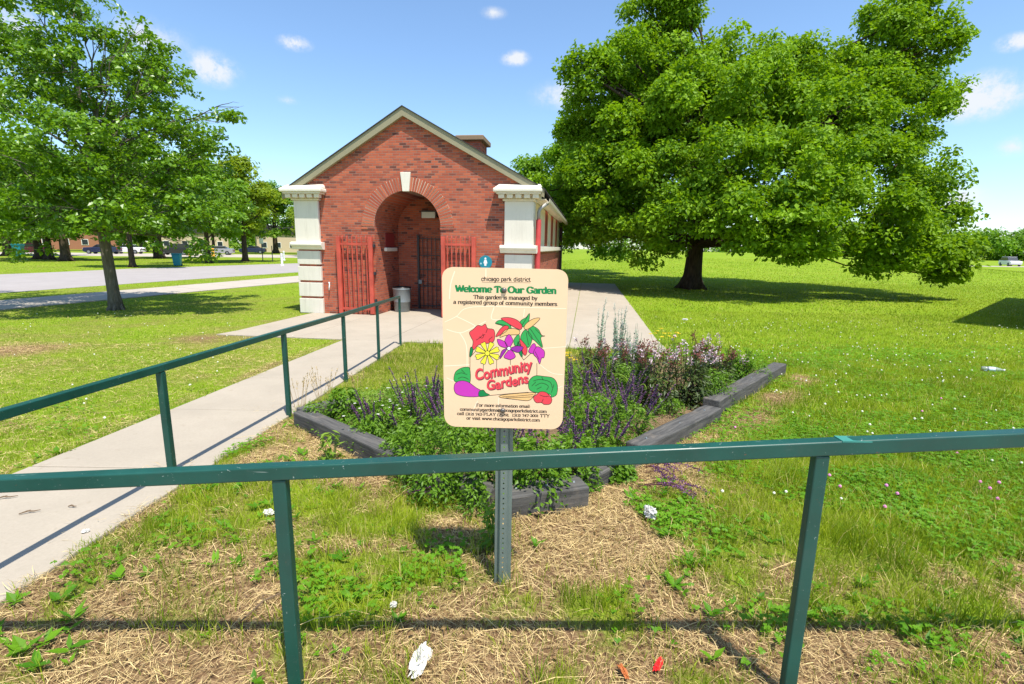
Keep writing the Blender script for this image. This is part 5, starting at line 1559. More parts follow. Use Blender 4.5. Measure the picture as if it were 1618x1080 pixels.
def shoots(r, n, R, h, splay, kink=.05):
    out = []
    for i in range(n):
        a = r.uniform(0, 6.28); q = R*math.sqrt(r.random())
        s_ = splay*(.3+.7*r.random())
        hh = h*r.uniform(.72, 1.0)
        b = np.array([q*math.cos(a)*.5, q*math.sin(a)*.5, 0])
        a2 = a+r.normal()*.4
        d = np.array([math.cos(a2)*s_, math.sin(a2)*s_, 0])*hh
        P = [b+d*t**1.3+np.array([0, 0, hh*t])+r.normal(size=3)*kink*hh*.12*(t > 0) for t in np.linspace(0, 1, 6)]
        out.append(np.array(P))
    return out

BG = 'flowering plants of the garden bed'
def salvia(px, py, ty, label, seed, n=15, R=.20, splay=.38, leaf=M_BED, nl=420):
    r = np.random.default_rng(seed); b = base_at(px, py); h = top_h(b, px, ty)
    T = thing('purple_salvia', label, 'plant', b, 0, BG)
    st = MB(); fl = MB(); lf = MB()
    for P in shoots(r, n, R, h, splay):
        st.tube(P, np.linspace(.0032, .0016, 6), 4, 0, cap=False)
        t0 = r.uniform(.48, .62)
        for k in range(30):
            t = t0+(1-t0)*k/29; i = min(int(t*5), 4); p = P[i]+(P[i+1]-P[i])*(t*5-i)
            m = 3; a = r.uniform(0, 6.28, m); rad = .0082*(1.15-.75*(k/29))
            c = p+np.stack([np.cos(a)*rad, np.sin(a)*rad, r.normal(size=m)*.003], 1)
            o = unit(np.stack([np.cos(a), np.sin(a), .5+0*a], 1)); nn = unit(np.stack([-np.cos(a)*.3, -np.sin(a)*.3, np.ones(m)], 1)+r.normal(size=(m, 3))*.4)
            fl.quads(leaf_quads(c, nn, o, np.full(m, .017), np.full(m, .011), .2), 0, r.random(m))
        m = 14; t = r.uniform(.05, .62, m)
        c = np.array([P[min(int(q*5), 4)]+(P[min(int(q*5), 4)+1]-P[min(int(q*5), 4)])*(q*5-int(q*5)) for q in t])
        a = r.uniform(0, 6.28, m); o = unit(np.stack([np.cos(a), np.sin(a), .2+0*a], 1)); nn = unit(np.stack([0*a, 0*a, 1+0*a], 1)+r.normal(size=(m, 3))*.4)
        L = .042*(.6+.7*r.random(m))
        lf.quads(leaf_quads(c+o*L[:, None]*.5, nn, o, L, L*.36, .1), 0, r.random(m))
    q, rr = bush_leaves(r, int(nl*1.5), R*1.25, .02, h*.55, .036, .42)
    lf.quads(q, 0, rr)
    st.build('stems', M_STEM, T); lf.build('foliage', leaf, T); fl.build('flower_spikes', M_PURP, T)
    return T
def penstemon(px, py, ty, label, seed, n=20, R=.24, flowers=.5, leaf=M_PENS, splay=.22, nl=700):
    r = np.random.default_rng(seed); b = base_at(px, py); h = top_h(b, px, ty)
    T = thing('bronze_beardtongue', label, 'plant', b, 0, BG)
    st = MB(); fl = MB(); lf = MB(); nf = 0
    for P in shoots(r, n, R, h, splay):
        st.tube(P, np.linspace(.004, .0018, 6), 4, 0, cap=False)
        m = 26; t = r.uniform(.08, .92, m)
        i = np.minimum((t*5).astype(int), 4); c = P[i]+(P[i+1]-P[i])*(t*5-i)[:, None]
        a = r.uniform(0, 6.28, m); o = unit(np.stack([np.cos(a), np.sin(a), .5+0*a], 1)); nn = unit(np.stack([-np.cos(a)*.4, -np.sin(a)*.4, 1+0*a], 1)+r.normal(size=(m, 3))*.3)
        L = .085*(1.1-.6*t)*(.6+.6*r.random(m))
        lf.quads(leaf_quads(c+o*L[:, None]*.5, nn, o, L, L*.30, .1), 0, np.clip(r.random(m)*.9+.1*(t > .8)*r.random(m), 0, 1))
        top = P[-1]
        m = 16; c = top+r.normal(size=(m, 3))*np.array([.018, .018, .028])-np.array([0, 0, .03])
        q = leaf_quads(c, unit(r.normal(size=(m, 3))+np.array([0, 0, .5])), unit(r.normal(size=(m, 3))), np.full(m, .030), np.full(m, .019), .15)
        if r.random() < flowers: fl.quads(q, 0, r.random(m)); nf += 1
        else: lf.quads(q, 0, np.full(m, .98))
    q, rr = bush_leaves(r, nl, R*1.15, .02, h*.7, .07, .32); lf.quads(q, 0, rr*.85)
    st.build('stems', M_DSTEM, T); lf.build('foliage', leaf, T)
    if nf: fl.build('blossoms', M_PINKW, T)
    return T
def silver(px, py, ty, label, seed, n=7, R=.14, tall=0):
    r = np.random.default_rng(seed); b = base_at(px, py); h = top_h(b, px, ty)
    T = thing('silver_sage', label, 'plant', b, 0, BG)
    st = MB(); lf = MB(); bd = MB()
    for P in shoots(r, n, R, h, .10, .03):
        st.tube(P, np.linspace(.005, .002, 6), 5, 0, cap=False)
        m = 90; t = r.uniform(.05, .86, m); i = np.minimum((t*5).astype(int), 4); c = P[i]+(P[i+1]-P[i])*(t*5-i)[:, None]
        a = r.uniform(0, 6.28, m); o = unit(np.stack([np.cos(a), np.sin(a), .8+0*a], 1)); nn = unit(r.normal(size=(m, 3))+np.array([0, 0, .6]))
        L = .060*(1.15-.8*t)*(.6+.7*r.random(m))
        lf.quads(leaf_quads(c+o*L[:, None]*.5, nn, o, L, L*.36, .1), 0, r.random(m))
        if tall:
            for k in range(7):
                p = P[-1]-np.array([0, 0, .018*k]); aa = k*2.4
                e = p+np.array([math.cos(aa)*.022, math.sin(aa)*.022, .03])*(.5+.1*k)
                bd.tube([p, e], [.0035, .005], 5, 0, float(r.random()))
    st.build('stems', M_SILV, T); lf.build('foliage', M_SILV, T)
    if tall: bd.build('buds', M_WSEED, T)
    return T
def yarrow(px, py, ty, label, seed, n=9, R=.14):
    r = np.random.default_rng(seed); b = base_at(px, py); h = top_h(b, px, ty)
    T = thing('yellow_yarrow', label, 'plant', b, 0, BG)
    st = MB(); lf = MB(); fl = MB()
    for P in shoots(r, n, R, h, .3):
        st.tube(P, np.linspace(.003, .002, 6), 4, 0, cap=False)
        m = 60; a = r.uniform(0, 6.28, m); q = .036*np.sqrt(r.random(m)); c = P[-1]+np.stack([q*np.cos(a), q*np.sin(a), .006-6*q*q], 1)
        nn = unit(np.stack([np.cos(a)*.3, np.sin(a)*.3, 1+0*a], 1)+r.normal(size=(m, 3))*.3)
        fl.quads(leaf_quads(c, nn, unit(r.normal(size=(m, 3))), np.full(m, .013), np.full(m, .012), .1), 0, r.random(m))
    q, rr = bush_leaves(r, 260, R*1.2, .02, h*.6, .05, .25); lf.quads(q, 0, rr)
    st.build('stems', M_STEM, T); lf.build('foliage', M_BED, T); fl.build('flower_heads', M_YFLOW, T)
    return T
def leafy(px, py, ty, label, seed, R=.18, L=.05, asp=.5, n=520, leaf=None, name='leafy_perennial', white=0):
    if name == 'leafy_perennial': L, n = L*.72, int(n*1.6)
    r = np.random.default_rng(seed); b = base_at(px, py); h = top_h(b, px, ty)
    T = thing(name, label, 'plant', b, 0, BG)
    st = MB(); lf = MB()
    for P in shoots(r, 10, R*.9, h*.9, .35): st.tube(P, np.linspace(.003, .0015, 6), 4, 0, cap=False)
    q, rr = bush_leaves(r, n, R, .01, h, L, asp); lf.quads(q, 0, rr)
    st.build('stems', M_STEM, T); lf.build('foliage', leaf or M_BED, T)
    if white:
        w = MB()
        for i in range(white):
            a = r.uniform(0, 6.28); q = R*math.sqrt(r.random()); p = np.array([q*math.cos(a), q*math.sin(a), h*r.uniform(.85, 1.08)])
            m = 6; aa = np.arange(m)*1.047; o = np.stack([np.cos(aa), np.sin(aa), .1+0*aa], 1)
            w.quads(leaf_quads(p+o*.008, np.tile([0, 0, 1.], (m, 1)), o, np.full(m, .017), np.full(m, .012), .05), 0, r.random(m))
        w.build('blossoms', M_WSEED, T)
    return T
def straps(px, py, ty, label, seed, n=16, leaf=None, w=.016):
    r = np.random.default_rng(seed); b = base_at(px, py); h = top_h(b, px, ty)
    T = thing('strap_leaf_clump', label, 'plant', b, 0, BG)
    lf = MB()
    for i in range(n):
        a = r.uniform(0, 6.28); s_ = r.uniform(.25, .9)*h; hh = h*r.uniform(.75, 1.05)
        t = np.linspace(0, 1, 8); P = np.stack([np.cos(a)*s_*t**1.5, np.sin(a)*s_*t**1.5, hh*np.sin(t*2.0)/math.sin(1.57)*.96], 1)
        side = np.array([-math.sin(a), math.cos(a), 0]); ww = w*np.sin(np.clip(t*2.6+.5, 0, math.pi))[:, None]*.5+.0006
        A, B_ = P-side*ww, P+side*ww
        lf.quads(np.stack([A[:-1], B_[:-1], B_[1:], A[1:]], 1), 0, float(r.uniform(.3, 1)))
    lf.build('foliage', leaf or M_BEDY, T)
    return T
def seedgrass(px, py, ty, label, seed, n=14):
    r = np.random.default_rng(seed); b = base_at(px, py); h = top_h(b, px, ty)
    T = thing('dry_grass_tuft', label, 'plant', b, 0, BG)
    st = MB(); hd = MB()
    for P in shoots(r, n, .10, h, .30):
        st.tube(P, np.linspace(.0022, .0010, 6), 4, 0, float(r.random()), cap=False)
        m = 14; t = r.uniform(.72, 1, m); i = np.minimum((t*5).astype(int), 4); c = P[i]+(P[i+1]-P[i])*(t*5-i)[:, None]
        d = unit(P[-1]-P[-2])
        hd.quads(leaf_quads(c+r.normal(size=(m, 3))*.004, unit(r.normal(size=(m, 3))), np.tile(d, (m, 1))+r.normal(size=(m, 3))*.25, np.full(m, .026), np.full(m, .006), .1), 0, r.random(m))
    st.build('stalks', M_DRYSEED, T); hd.build('seed_heads', M_DRYSEED, T)
    return T

# right of the sign
salvia(925, 690, 610, 'dense purple salvia close against the right edge of the sign panel', 1, 20, .22, .45)
salvia(962, 672, 572, 'tall violet spiked salvia half way between the sign and the bronze bushes', 2, 18, .20, .5)
salvia(985, 660, 590, 'salvia leaning over the bare mulch behind the middle grey timber', 3, 12, .16, .65)
salvia(930, 640, 560, 'purple salvia in the rear row beside the yellow blooms right of the sign', 4, 14, .18, .4)
penstemon(935, 610, 532, 'bronze bush with few blooms at the rear right of the sign panel', 5, 16, .26, .15)
penstemon(1032, 648, 540, 'largest bronze beardtongue bush with pale pink blossoms near the bed centre', 6, 26, .27, .6)
penstemon(1082, 642, 530, 'bronze beardtongue bush topped with white blossoms behind the timber joint', 7, 24, .27, .55)
penstemon(1128, 625, 545, 'reddish leaved beardtongue with faded pink tops above the longest timber', 8, 22, .25, .45)
penstemon(1165, 605, 548, 'smaller beardtongue near the far end of the bed', 9, 16, .25, .35, M_BED)
leafy(1128, 640, 585, 'green mound in front of the reddish beardtongue against the longest timber', 10, .25, .06, .3, 700)
leafy(1190, 605, 572, 'low green plant at the far right corner of the bed', 11, .26, .06, .3, 600)
leafy(1215, 592, 575, 'last small green plant before the far end of the longest timber', 12, .2, .05, .35, 360)
silver(945, 575, 470, 'two tall silver stalks rising against the pale pavement', 13, 5, .10, 1)
silver(975, 585, 478, 'silver sage clump with whitish buds at the rear of the bed', 14, 12, .18, 1)
silver(998, 588, 510, 'shorter grey green sage beside the silver clump', 15, 10, .15)
yarrow(1050, 575, 520, 'yellow yarrow at the back of the bed before the lawn', 16, 12, .25)
yarrow(905, 610, 555, 'small yellow blooms just right of the sign panel', 17, 7, .12)
straps(955, 625, 555, 'yellow green strap leaves standing upright right of the sign', 18, 9)
straps(1003, 650, 590, 'arching yellow green strap leaves beside the bronze bushes', 19, 14)
leafy(978, 668, 640, 'yellowing sprig on the mulch by the middle timber', 20, .09, .07, .45, 40, M_BEDY, 'weed_sprig')
# in front of and below the sign
salvia(868, 758, 655, 'salvia with leaf mound directly under the lower right of the sign', 21, 16, .24, .4, nl=700)
salvia(920, 735, 640, 'salvia spreading to the right below the sign panel', 22, 18, .24, .5, nl=600)
leafy(850, 790, 690, 'broad green mound behind the chunky timber block', 23, .24, .055, .55, 900)
leafy(905, 768, 690, 'green mound right of the chunky timber block', 24, .22, .05, .5, 800)
leafy(965, 752, 712, 'cut leaf green weed spilling over the hidden timber', 25, .20, .07, .6, 260)
leafy(720, 770, 655, 'green mound left of the sign post behind the railing', 26, .27, .05, .42, 900)
leafy(665, 755, 665, 'bushy greens left of the sign panel at the timber gap', 27, .25, .05, .42, 800)
leafy(768, 790, 690, 'dark green clump right behind the sign post', 28, .22, .06, .5, 700)
leafy(783, 868, 790, 'ferny weed at the foot of the sign post', 29, .09, .05, .4, 150, M_BED, 'weed_sprig')
# more growth filling the middle and the right of the bed
salvia(1000, 690, 600, 'airy salvia with lilac tips in the mulch before the largest bronze bush', 60, 14, .2, .6)
salvia(900, 668, 560, 'salvia hidden partly by the right edge of the sign panel', 61, 18, .2, .4)
salvia(955, 712, 648, 'short rosy salvia by the near end of the middle timber', 62, 14, .2, .6)
salvia(1010, 625, 560, 'salvia rising between strap leaves and the largest bronze bush', 63, 12, .16, .3)
leafy(930, 705, 625, 'fresh green mound under the purple spikes right of the sign', 64, .26, .05, .42, 1100)
leafy(990, 640, 575, 'green mound between the silver sage and the strap leaves', 65, .28, .05, .4, 1000)
leafy(900, 640, 575, 'tall green mound behind the right edge of the sign', 66, .3, .05, .4, 1000)
leafy(1055, 662, 630, 'low green weeds on the mulch below the largest bronze bush', 67, .2, .05, .4, 260)
leafy(1000, 715, 690, 'sparse weeds along the inner side of the middle grey timber', 68, .18, .045, .4, 160)
penstemon(1000, 612, 535, 'bronze beardtongue behind the strap leaves', 69, 20, .26, .35)
penstemon(1108, 600, 528, 'rear beardtongue with the palest blossoms', 70, 20, .26, .7)
penstemon(965, 620, 545, 'dark budded bush before the tall silver stalks', 71, 18, .26, .1)
leafy(700, 660, 605, 'leafy stems behind the left edge of the sign', 72, .28, .05, .4, 1000)
leafy(640, 735, 690, 'green clump over the inner side of the long left timber', 73, .24, .05, .4, 800)
leafy(580, 705, 668, 'small leafy growth half way along the long left timber', 74, .2, .045, .45, 500)
leafy(690, 790, 735, 'weedy greens spilling over the half buried timber', 80, .20, .05, .42, 500)
leafy(750, 812, 770, 'small weeds before the half buried timber', 81, .14, .04, .42, 240)
leafy(655, 768, 712, 'greens spilling over the end of the long left timber', 82, .18, .05, .4, 380)
salvia(790, 745, 640, 'salvia behind the sign post with its spikes below the panel', 83, 14, .24, .5)
salvia(600, 690, 618, 'sparse rusty salvia above the long left timber', 84, 14, .26, .5, nl=500)
leafy(500, 672, 635, 'small green tuft inside the left corner timbers', 85, .14, .05, .42, 260)
# left of the sign
salvia(715, 705, 605, 'rusty purple salvia leaning beside the left edge of the sign', 30, 22, .24, .5)
salvia(668, 690, 580, 'salvia with thin upright spikes left of the sign panel', 31, 18, .22, .35)
salvia(640, 700, 640, 'low salvia near the long left timber', 32, 12, .18, .6)
salvia(690, 640, 588, 'rear left salvia beside the uncut grass', 33, 14, .2, .3)
leafy(545, 668, 615, 'leafy green bush at the left corner timbers', 34, .22, .06, .5, 800)
leafy(610, 690, 640, 'fine green groundcover with white blooms along the long left timber', 35, .42, .04, .4, 2600, None, 'groundcover_patch', 14)
leafy(600, 650, 612, 'yellowish low groundcover in the rear left of the bed', 36, .46, .035, .35, 2400, M_BEDY, 'groundcover_patch', 6)
leafy(655, 655, 612, 'mixed green groundcover left of the rear salvias', 37, .42, .04, .35, 2200, None, 'groundcover_patch', 4)
leafy(755, 700, 655, 'groundcover hidden behind the lower sign panel', 38, .40, .045, .4, 1800, None, 'groundcover_patch')
leafy(523, 728, 682, 'upright weed growing in front of the long left timber', 39, .10, .085, .34, 60, M_BEDY, 'weed_sprig')
seedgrass(512, 655, 575, 'dry grass with seed heads between path railing posts', 40)
seedgrass(475, 650, 590, 'bent dry grass spray hanging over the path edge', 41, 10)
seedgrass(565, 628, 585, 'tan seed grass tuft near the third railing post', 42, 12)

# low seedlings and creeping growth over the soil of the bed
def bed_cover():
    r = np.random.default_rng(222)
    x = r.uniform(-2.3, 4.3, 60000); y = r.uniform(2.8, 9.4, 60000)
    d = sm(.36, .60, vnoise(x, y, .6, 71)+.25*(x < .2)+.22*(y > 5.6))*.85
    k = in_poly(x, y, BED) & (r.random(len(x)) < d) & ~((x > .8) & (y < .9*x+3.6))
    x, y = x[k], y[k]; n = len(x)
    p = np.stack([x, y, gz(x, y)+.05+.11*r.random(n)*vnoise(x, y, .3, 72)], 1)
    nn = unit(np.stack([r.normal(size=n)*.4, r.normal(size=n)*.4-.1, np.ones(n)], 1)); ax = unit(np.stack([r.normal(size=n), r.normal(size=n), .25+0*x], 1))
    L = .018+.030*r.random(n)
    o = MB().quads(leaf_quads(p, nn, ax, L, L*(.3+.35*r.random(n)), .12), 0, np.clip(.2+.8*r.random(n), 0, 1)).build('ground_cover', M_BED)
    o['kind'] = 'stuff'
bed_cover()

# fallen salvia outside the bed
def fallen(px, py, n, label, seed, ang):
    r = np.random.default_rng(seed); b = base_at(px, py)
    T = thing('fallen_salvia', label, 'plant', b, 0, BG)
    st = MB(); fl = MB()
    for i in range(n):
        a = ang+r.normal()*.35; L = r.uniform(.22, .42); o = np.array([r.normal()*.05, r.normal()*.05, .03])
        P = np.array([o+np.array([math.cos(a)*L*t, math.sin(a)*L*t, .05*math.sin(t*3)+.01]) for t in np.linspace(0, 1, 6)])
        st.tube(P, np.linspace(.003, .0015, 6), 4, 0, cap=False)
        for k in range(34):
            t = .35+.65*k/33; j = min(int(t*5), 4); p = P[j]+(P[j+1]-P[j])*(t*5-j)
            c = p+r.normal(size=(2, 3))*.006
            fl.quads(leaf_quads(c, unit(r.normal(size=(2, 3))), unit(r.normal(size=(2, 3))), np.full(2, .016), np.full(2, .010), .2), 0, r.random(2))
    st.build('stems', M_DSTEM, T); fl.build('flower_spikes', M_PURP, T)
fallen(1025, 745, 7, 'limp purple stalks flopped over the grass right of the hidden timber', 51, -.5)
fallen(1020, 775, 5, 'dried purple stalks lying on straw above the crumpled tissue', 52, -.25)
fallen(640, 748, 4, 'violet stalk drooping over the end of the long left timber', 53, -1.2)
fallen(625, 800, 3, 'small violet stalk lying on the grass left of the sign post', 54, .4)

# ------------------------------------------------------------------ litter
def crumple(name, px, py, size, label, mat, seed, sx=1, sy=1, sz=.5, rz=0, lift=.01):
    r = np.random.default_rng(seed); b = hit(px, py)
    o = MB(); n, m = 15, 24; V = []
    for i in range(n+1):
        th = math.pi*i/n
        for j in range(m):
            ph = 2*math.pi*j/m
            q = .95+.9*(vnoise(np.array([math.cos(ph)*1.2+seed]), np.array([math.sin(ph)*1.2+th*1.6]), .42, seed)[0]-.5)+.42*(r.random()-.5)
            V.append((size*sx*q*math.sin(th)*math.cos(ph), size*sy*q*math.sin(th)*math.sin(ph), size*sz*(q*math.cos(th)+.75)))
    F = [(i*m+j, i*m+(j+1) % m, (i+1)*m+(j+1) % m, (i+1)*m+j) for i in range(n) for j in range(m)]
    o.add(V, F)
    ob = o.build(name, mat, loc=tuple(float(v) for v in b+np.array([0, 0, lift])))
    ob.rotation_euler = (0, 0, rz)
    return tag(ob, label, 'litter')
M_TISSUE = plain('white_tissue', (.56, .545, .51), .8, .2, var=.06)
crumple('crumpled_tissue', 664, 1052, .040, 'largest crumpled white tissue on the straw near the bottom of the picture', M_TISSUE, 1, .75, 1.75, .7, -.15)
crumple('crumpled_tissue', 1026, 822, .034, 'ragged white tissue lying right of the timber block', M_TISSUE, 2, .9, 1.2, 1.0, .5, .03)
crumple('crumpled_tissue', 425, 814, .026, 'white scrap beside the left post of the near railing', M_TISSUE, 3, 1.2, .8, .6)
crumple('crumpled_tissue', 622, 961, .014, 'tiny white scrap in the grass above the largest tissue', M_TISSUE, 4, 1, 1, .9)
crumple('crumpled_tissue', 136, 845, .014, 'small white scrap on the edge of the concrete path', M_TISSUE, 5, 1.3, .8, .6, .6, .02)
crumple('crumpled_tissue', 1082, 508, .05, 'white scrap far out on the lawn beyond the flower bed', M_TISSUE, 6, 1.6, .8, .5, lift=.05)
wr = crumple('red_wrapper', 1040, 1058, .020, 'bright red torn wrapper on the straw at the bottom edge', plain('red_plastic', (.62, .02, .02), .3), 7, .55, 2.0, .5, -.6, .02)
wr = crumple('orange_scrap', 985, 1070, .018, 'rusty orange leaf scrap left of the red wrapper', plain('rusty_leaf', (.42, .12, .03), .6), 8, .6, 1.8, .5, .3, .02)
def bottle():
    b = hit(1566, 590)
    T = thing('plastic_bottle', 'clear plastic bottle lying in the clover on the right', 'bottle', b+np.array([0, 0, .075]), -.35)
    t = NT('clear_plastic'); t.done((.85, .93, .95), .08, .5); t.bsdf.inputs['Transmission Weight'].default_value = .75; t.bsdf.inputs['IOR'].default_value = 1.2
    m = MB(); prof = [(.0, .012), (.01, .036), (.06, .038), (.10, .035), (.14, .038), (.20, .037), (.25, .022), (.27, .014), (.285, .014)]
    m.tube([(x-.14, 0, 0) for x, _ in prof], [q for _, q in prof], 18); m.build('body', t.m, T, smooth=True)
    m = MB(); m.tube([(.146, 0, 0), (.165, 0, 0)], .016, 14); m.build('cap', M_WHITE, T)
    m = MB(); m.tube([(-.05, 0, 0), (.03, 0, 0)], .0385, 18, cap=False); m.build('label_band', plain('pale_blue_label', (.62, .72, .78), .4), T, smooth=True)
bottle()

# brown leaf crumbs and twigs on the path
def twig(px, py, L, a, label):
    b = hit(px, py); m = MB()
    m.tube([(-L/2, 0, .027), (-L*.1, L*.06, .034), (L*.2, -.02*L, .03), (L/2, L*.05, .028)], [.003, .005, .004, .002], 6)
    m.tube([(-L*.1, L*.06, .034), (0, L*.2, .032)], [.003, .0015], 5)
    o = m.build('twig', plain('dry_bark', (.14, .09, .05), .8), loc=tuple(float(v) for v in b)); o.rotation_euler = (0, 0, a)
    tag(o, label, 'twig')
twig(48, 815, .10, .5, 'brown twig on the concrete path, bottom left')
twig(115, 806, .05, 0, 'tiny brown crumb on the path right of the twig')
twig(10, 792, .12, .4, 'dry stalk on the path at the left picture edge')
twig(430, 955, .30, 1.1, 'bent brown twig in the grass between left post and sign')

# ------------------------------------------------------------------ beyond the road
def cart(px, py, h, label):
    b = hit(px, py); T = thing('wheeled_cart', label, 'bin', b, .3)
    m = MB(); w0, w1 = h*.22, h*.29
    V = [(-w0, -w0, .05), (w0, -w0, .05), (w0, w0, .05), (-w0, w0, .05), (-w1, -w1, h*.93), (w1, -w1, h*.93), (w1, w1, h*.93), (-w1, w1, h*.93)]
    m.add(V, [(3, 2, 1, 0), (4, 5, 6, 7), (0, 1, 5, 4), (1, 2, 6, 5), (2, 3, 7, 6), (3, 0, 4, 7)]); m.box(-w1-.03, w1+.03, -w1-.03, w1+.03, h*.86, h*.92)
    m.build('body', M_TEAL, T, bevel=.02)
    m = MB(); m.box(-w1-.02, w1+.02, -w1-.06, w1+.02, h*.935, h); m.tube([(-w1, w1+.06, h*.95), (w1, w1+.06, h*.95)], .02, 8); m.build('lid', M_TEAL, T, bevel=.02)
    for s_ in (-1, 1):
        m = MB(); m.tube([(s_*w0-.04, w0+.02, .10), (s_*w0+.04, w0+.02, .10)], .10, 14); m.build('wheel', M_IRON, T)
cart(281, 420, 1.08, 'teal wheeled cart standing at the far edge of the road')
cart(31, 405, 1.5, 'teal cart half hidden by leaves near the left picture edge')
def bollard(px, py, h, r_, mat, label, name='bollard'):
    b = hit(px, py); T = thing(name, label, 'bollard', b)
    m = MB(); m.lathe((0, 0, 0), [(r_*1.6, 0), (r_*1.6, .05), (r_, .09), (r_, h-.05), (r_*.7, h-.01), (r_*.2, h)], 14); m.build('post', mat, T, smooth=False)
    m = MB(); m.lathe((0, 0, h*.72), [(r_*1.03, 0), (r_*1.03, h*.1)], 14); m.build('band', plain('reflector_band', (.6, .6, .58), .3), T)
bollard(446, 419, 1.15, .10, M_WHITE, 'near white bollard at the road edge left of the building')
bollard(449, 411, 1.15, .11, M_WHITE, 'far white bollard behind the near one')
bollard(301, 404, 1.1, .22, M_YEL, 'yellow bollard nearest the teal cart')
bollard(337, 405, 1.2, .22, M_YEL, 'yellow bollard right of the low leafy branch')
def street_sign(px, py, top, label, blank=False):
    b = hit(px, py); h = float(onY(px, top, b[1])[2]-b[2])
    T = thing('street_sign' if not blank else 'signpost', label, 'sign', b, .15)
    m = MB(); m.tube([(0, 0, 0), (0, 0, h)], .05, 8); m.build('pole', M_IRON, T)
    if not blank:
        m = MB(); m.box(-.22, .22, -.075, -.055, h-.62, h); m.build('plate', M_WHITE, T, bevel=.01)
street_sign(415.5, 413, 376, 'slim street sign with a small white plate across the road')
street_sign(431, 413, 388, 'bare thin post right of the street sign', True)

def car(loc, rz, body, label, suv=False):
    T = thing('parked_car', label, 'car', loc, rz, 'cars parked across the road')
    h = 1.75 if suv else 1.45; Lc = 4.6
    m = MB()
    prof = [(-2.25, .35), (-2.28, .75), (-2.1, .95), (-1.0 if not suv else -1.1, 1.02), (2.05, 1.05), (2.25, .9), (2.28, .4), (1.85, .25), (-1.9, .25)]
    m.prism(prof, (0, -.88, 0), (1, 0, 0), (0, 0, 1), (0, 1, 0), 1.76); m.build('body', body, T, bevel=.06, fixn=True)
    m = MB(); x1 = 1.25 if not suv else 1.95
    m.prism([(-1.05, 1.0), (-.45, h-.06), (x1-.35, h-.06), (x1+.35, 1.03)], (0, -.76, 0), (1, 0, 0), (0, 0, 1), (0, 1, 0), 1.52); m.build('windows', plain('car_glass', (.02, .025, .03), .08, .7), T, bevel=.05, fixn=True)
    m = MB(); m.box(-.45, x1-.3, -.72, .72, h-.055, h); m.build('roof', body, T, bevel=.04)
    for x in (-1.45, 1.4):
        for y in (-.80, .80):
            m = MB(); m.tube([(x, y-.11, .33), (x, y+.11, .33)], .33, 18); w = m.build('wheel', plain('tyre', (.02, .02, .02), .8), T)
            m = MB(); m.tube([(x, y-.12 if y < 0 else y+.111, .33), (x, y-.111 if y < 0 else y+.12, .33)], .19, 14); m.build('rim', M_GALV, w)
    for y in (-.62, .62):
        m = MB(); m.box(-2.29, -2.24, y-.18, y+.18, .68, .84); m.build('headlight', M_WHITE, T)
        m = MB(); m.box(2.24, 2.29, y-.16, y+.16, .70, .88); m.build('taillight', M_DKRED, T)
CARB = dict(b=plain('black_car_paint', (.015, .015, .02), .15, .6, var=.02), s=plain('silver_car_paint', (.42, .43, .45), .2, .6, .4, .03), r=plain('red_car_paint', (.42, .03, .04), .2, .6, var=.02), w=plain('white_car_paint', (.78, .78, .78), .2, .6, var=.02), n=plain('navy_car_paint', (.02, .03, .07), .2, .6, var=.02))
def at_ground(px, Y):
    p = onY(px, 400, Y); return (p[0], Y, float(gz(p[0], Y))+.03)
car(at_ground(278, 79), .25, CARB['b'], 'black sport utility car parked behind the teal cart', True)
car(at_ground(346, 84), .3, CARB['s'], 'silver car parked right of the yellow bollards')
car(at_ground(48, 70), .2, CARB['r'], 'red car glimpsed between tree trunks at far left')
car(at_ground(163, 78), .2, CARB['n'], 'dark car with bright glints just left of the young oak trunk')
car(at_ground(400, 97), .3, CARB['n'], 'navy car far behind the street sign')
car(at_ground(203, 82), .2, CARB['w'], 'white car right of the young oak trunk')
car((96.5, 98, float(gz(96.5, 98))+.06), 1.2, CARB['w'], 'small white van like car far across the field at the right edge', True)

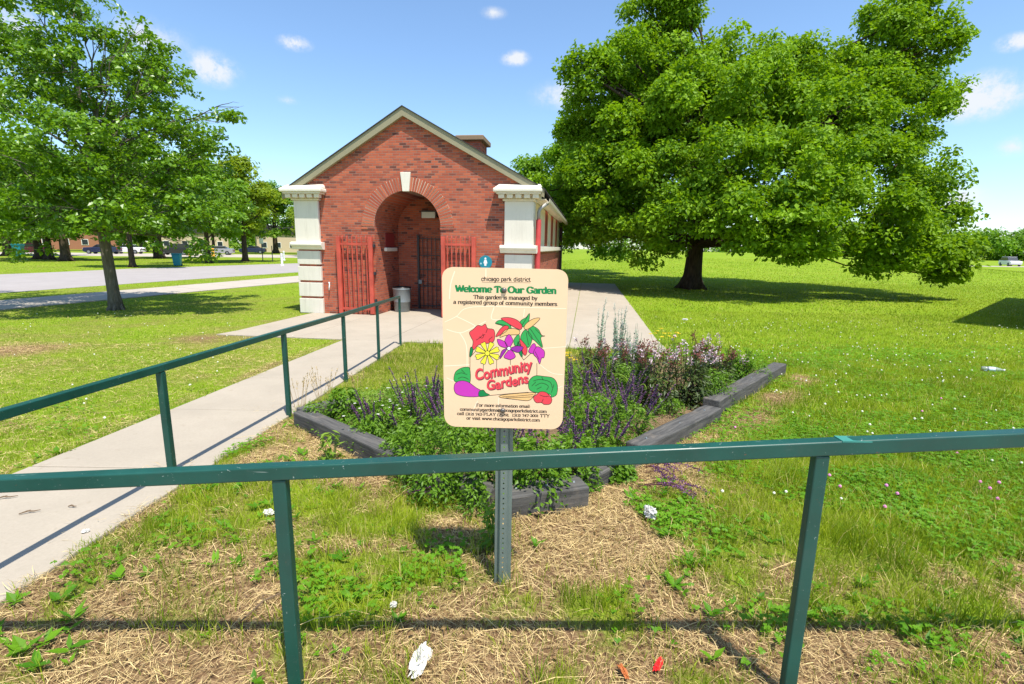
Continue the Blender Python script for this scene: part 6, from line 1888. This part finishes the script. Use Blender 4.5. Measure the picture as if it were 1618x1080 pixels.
def far_house(loc, rz, w, d, h, wall, label):
    T = thing('far_house', label, 'house', loc, rz)
    m = MB(); m.box(-w/2, w/2, 0, d, -.5, h); m.build('wall', wall, T)
    m = MB(); m.prism([(-w/2-.3, h), (w/2+.3, h), (w/2-1.2, h+2.0), (-w/2+1.2, h+2.0)], (0, -.3, 0), (1, 0, 0), (0, 0, 1), (0, 1, 0), d+.6); m.build('roof', M_ROOF, T, fixn=True)
    k = int(w//3)
    for i in range(k):
        x = -w/2+w*(i+.5)/k
        m = MB(); m.box(x-.6, x+.6, -.05, .02, 1.0, 2.3); f = m.build('window', M_WHITE, T)
        m = MB(); m.box(x-.5, x+.5, -.07, -.052, 1.1, 2.2); m.build('pane', plain('house_glass', (.03, .04, .05), .15, .6), f)
M_FARB = plain('far_brick', (.36, .16, .10), .9, .2); M_TAN = plain('far_tan_wall', (.58, .46, .33), .9, .2)
far_house((-95, 112, -.42), .75, 16, 9, 4.2, M_FARB, 'low red brick house behind the trunks at far left')
far_house((-74, 117, -.42), .6, 14, 9, 4.0, M_TAN, 'tan house behind the young oak trunk far across the lot')
far_house((-53, 121, -.42), .5, 15, 9, 4.2, M_TAN, 'wide tan house behind the teal cart far away')
far_house((-36, 124, -.42), .35, 14, 9, 4.0, M_FARB, 'red brick house far behind the street sign')

# unseen flat-roofed building assumed past the right edge, added to shade the lawn
def unseen_shade_building():
    H = 6.0
    A_ = np.array([14.85, 13.15]); d1 = np.array([11.1, 9.6]); d1 /= np.linalg.norm(d1); d2 = np.array([d1[1], -d1[0]])
    T = thing('unseen_shade_building', 'unseen flat roofed brick building added past the right edge to shade the lawn', 'building', (A_[0], A_[1], -.42), math.atan2(d1[1], d1[0]))
    m = MB(); m.box(0, 14.6, -7, 0, -.2, H-.25); m.build('wall', M_BRICK, T)
    m = MB(); m.box(-.06, 14.66, -7.06, .06, H-.248, H); m.build('parapet', M_STONE, T, bevel=.02)
    for i in range(4):
        x = 1.5+3.4*i
        m = MB(); m.box(x, x+1.6, -.03, .03, 1.3, 3.2); f = m.build('window', M_DKRED, T)
        m = MB(); m.box(x+.1, x+1.5, .031, .036, 1.4, 3.1); m.build('pane', plain('shade_building_glass', (.03, .04, .05), .12, .6), f)
unseen_shade_building()
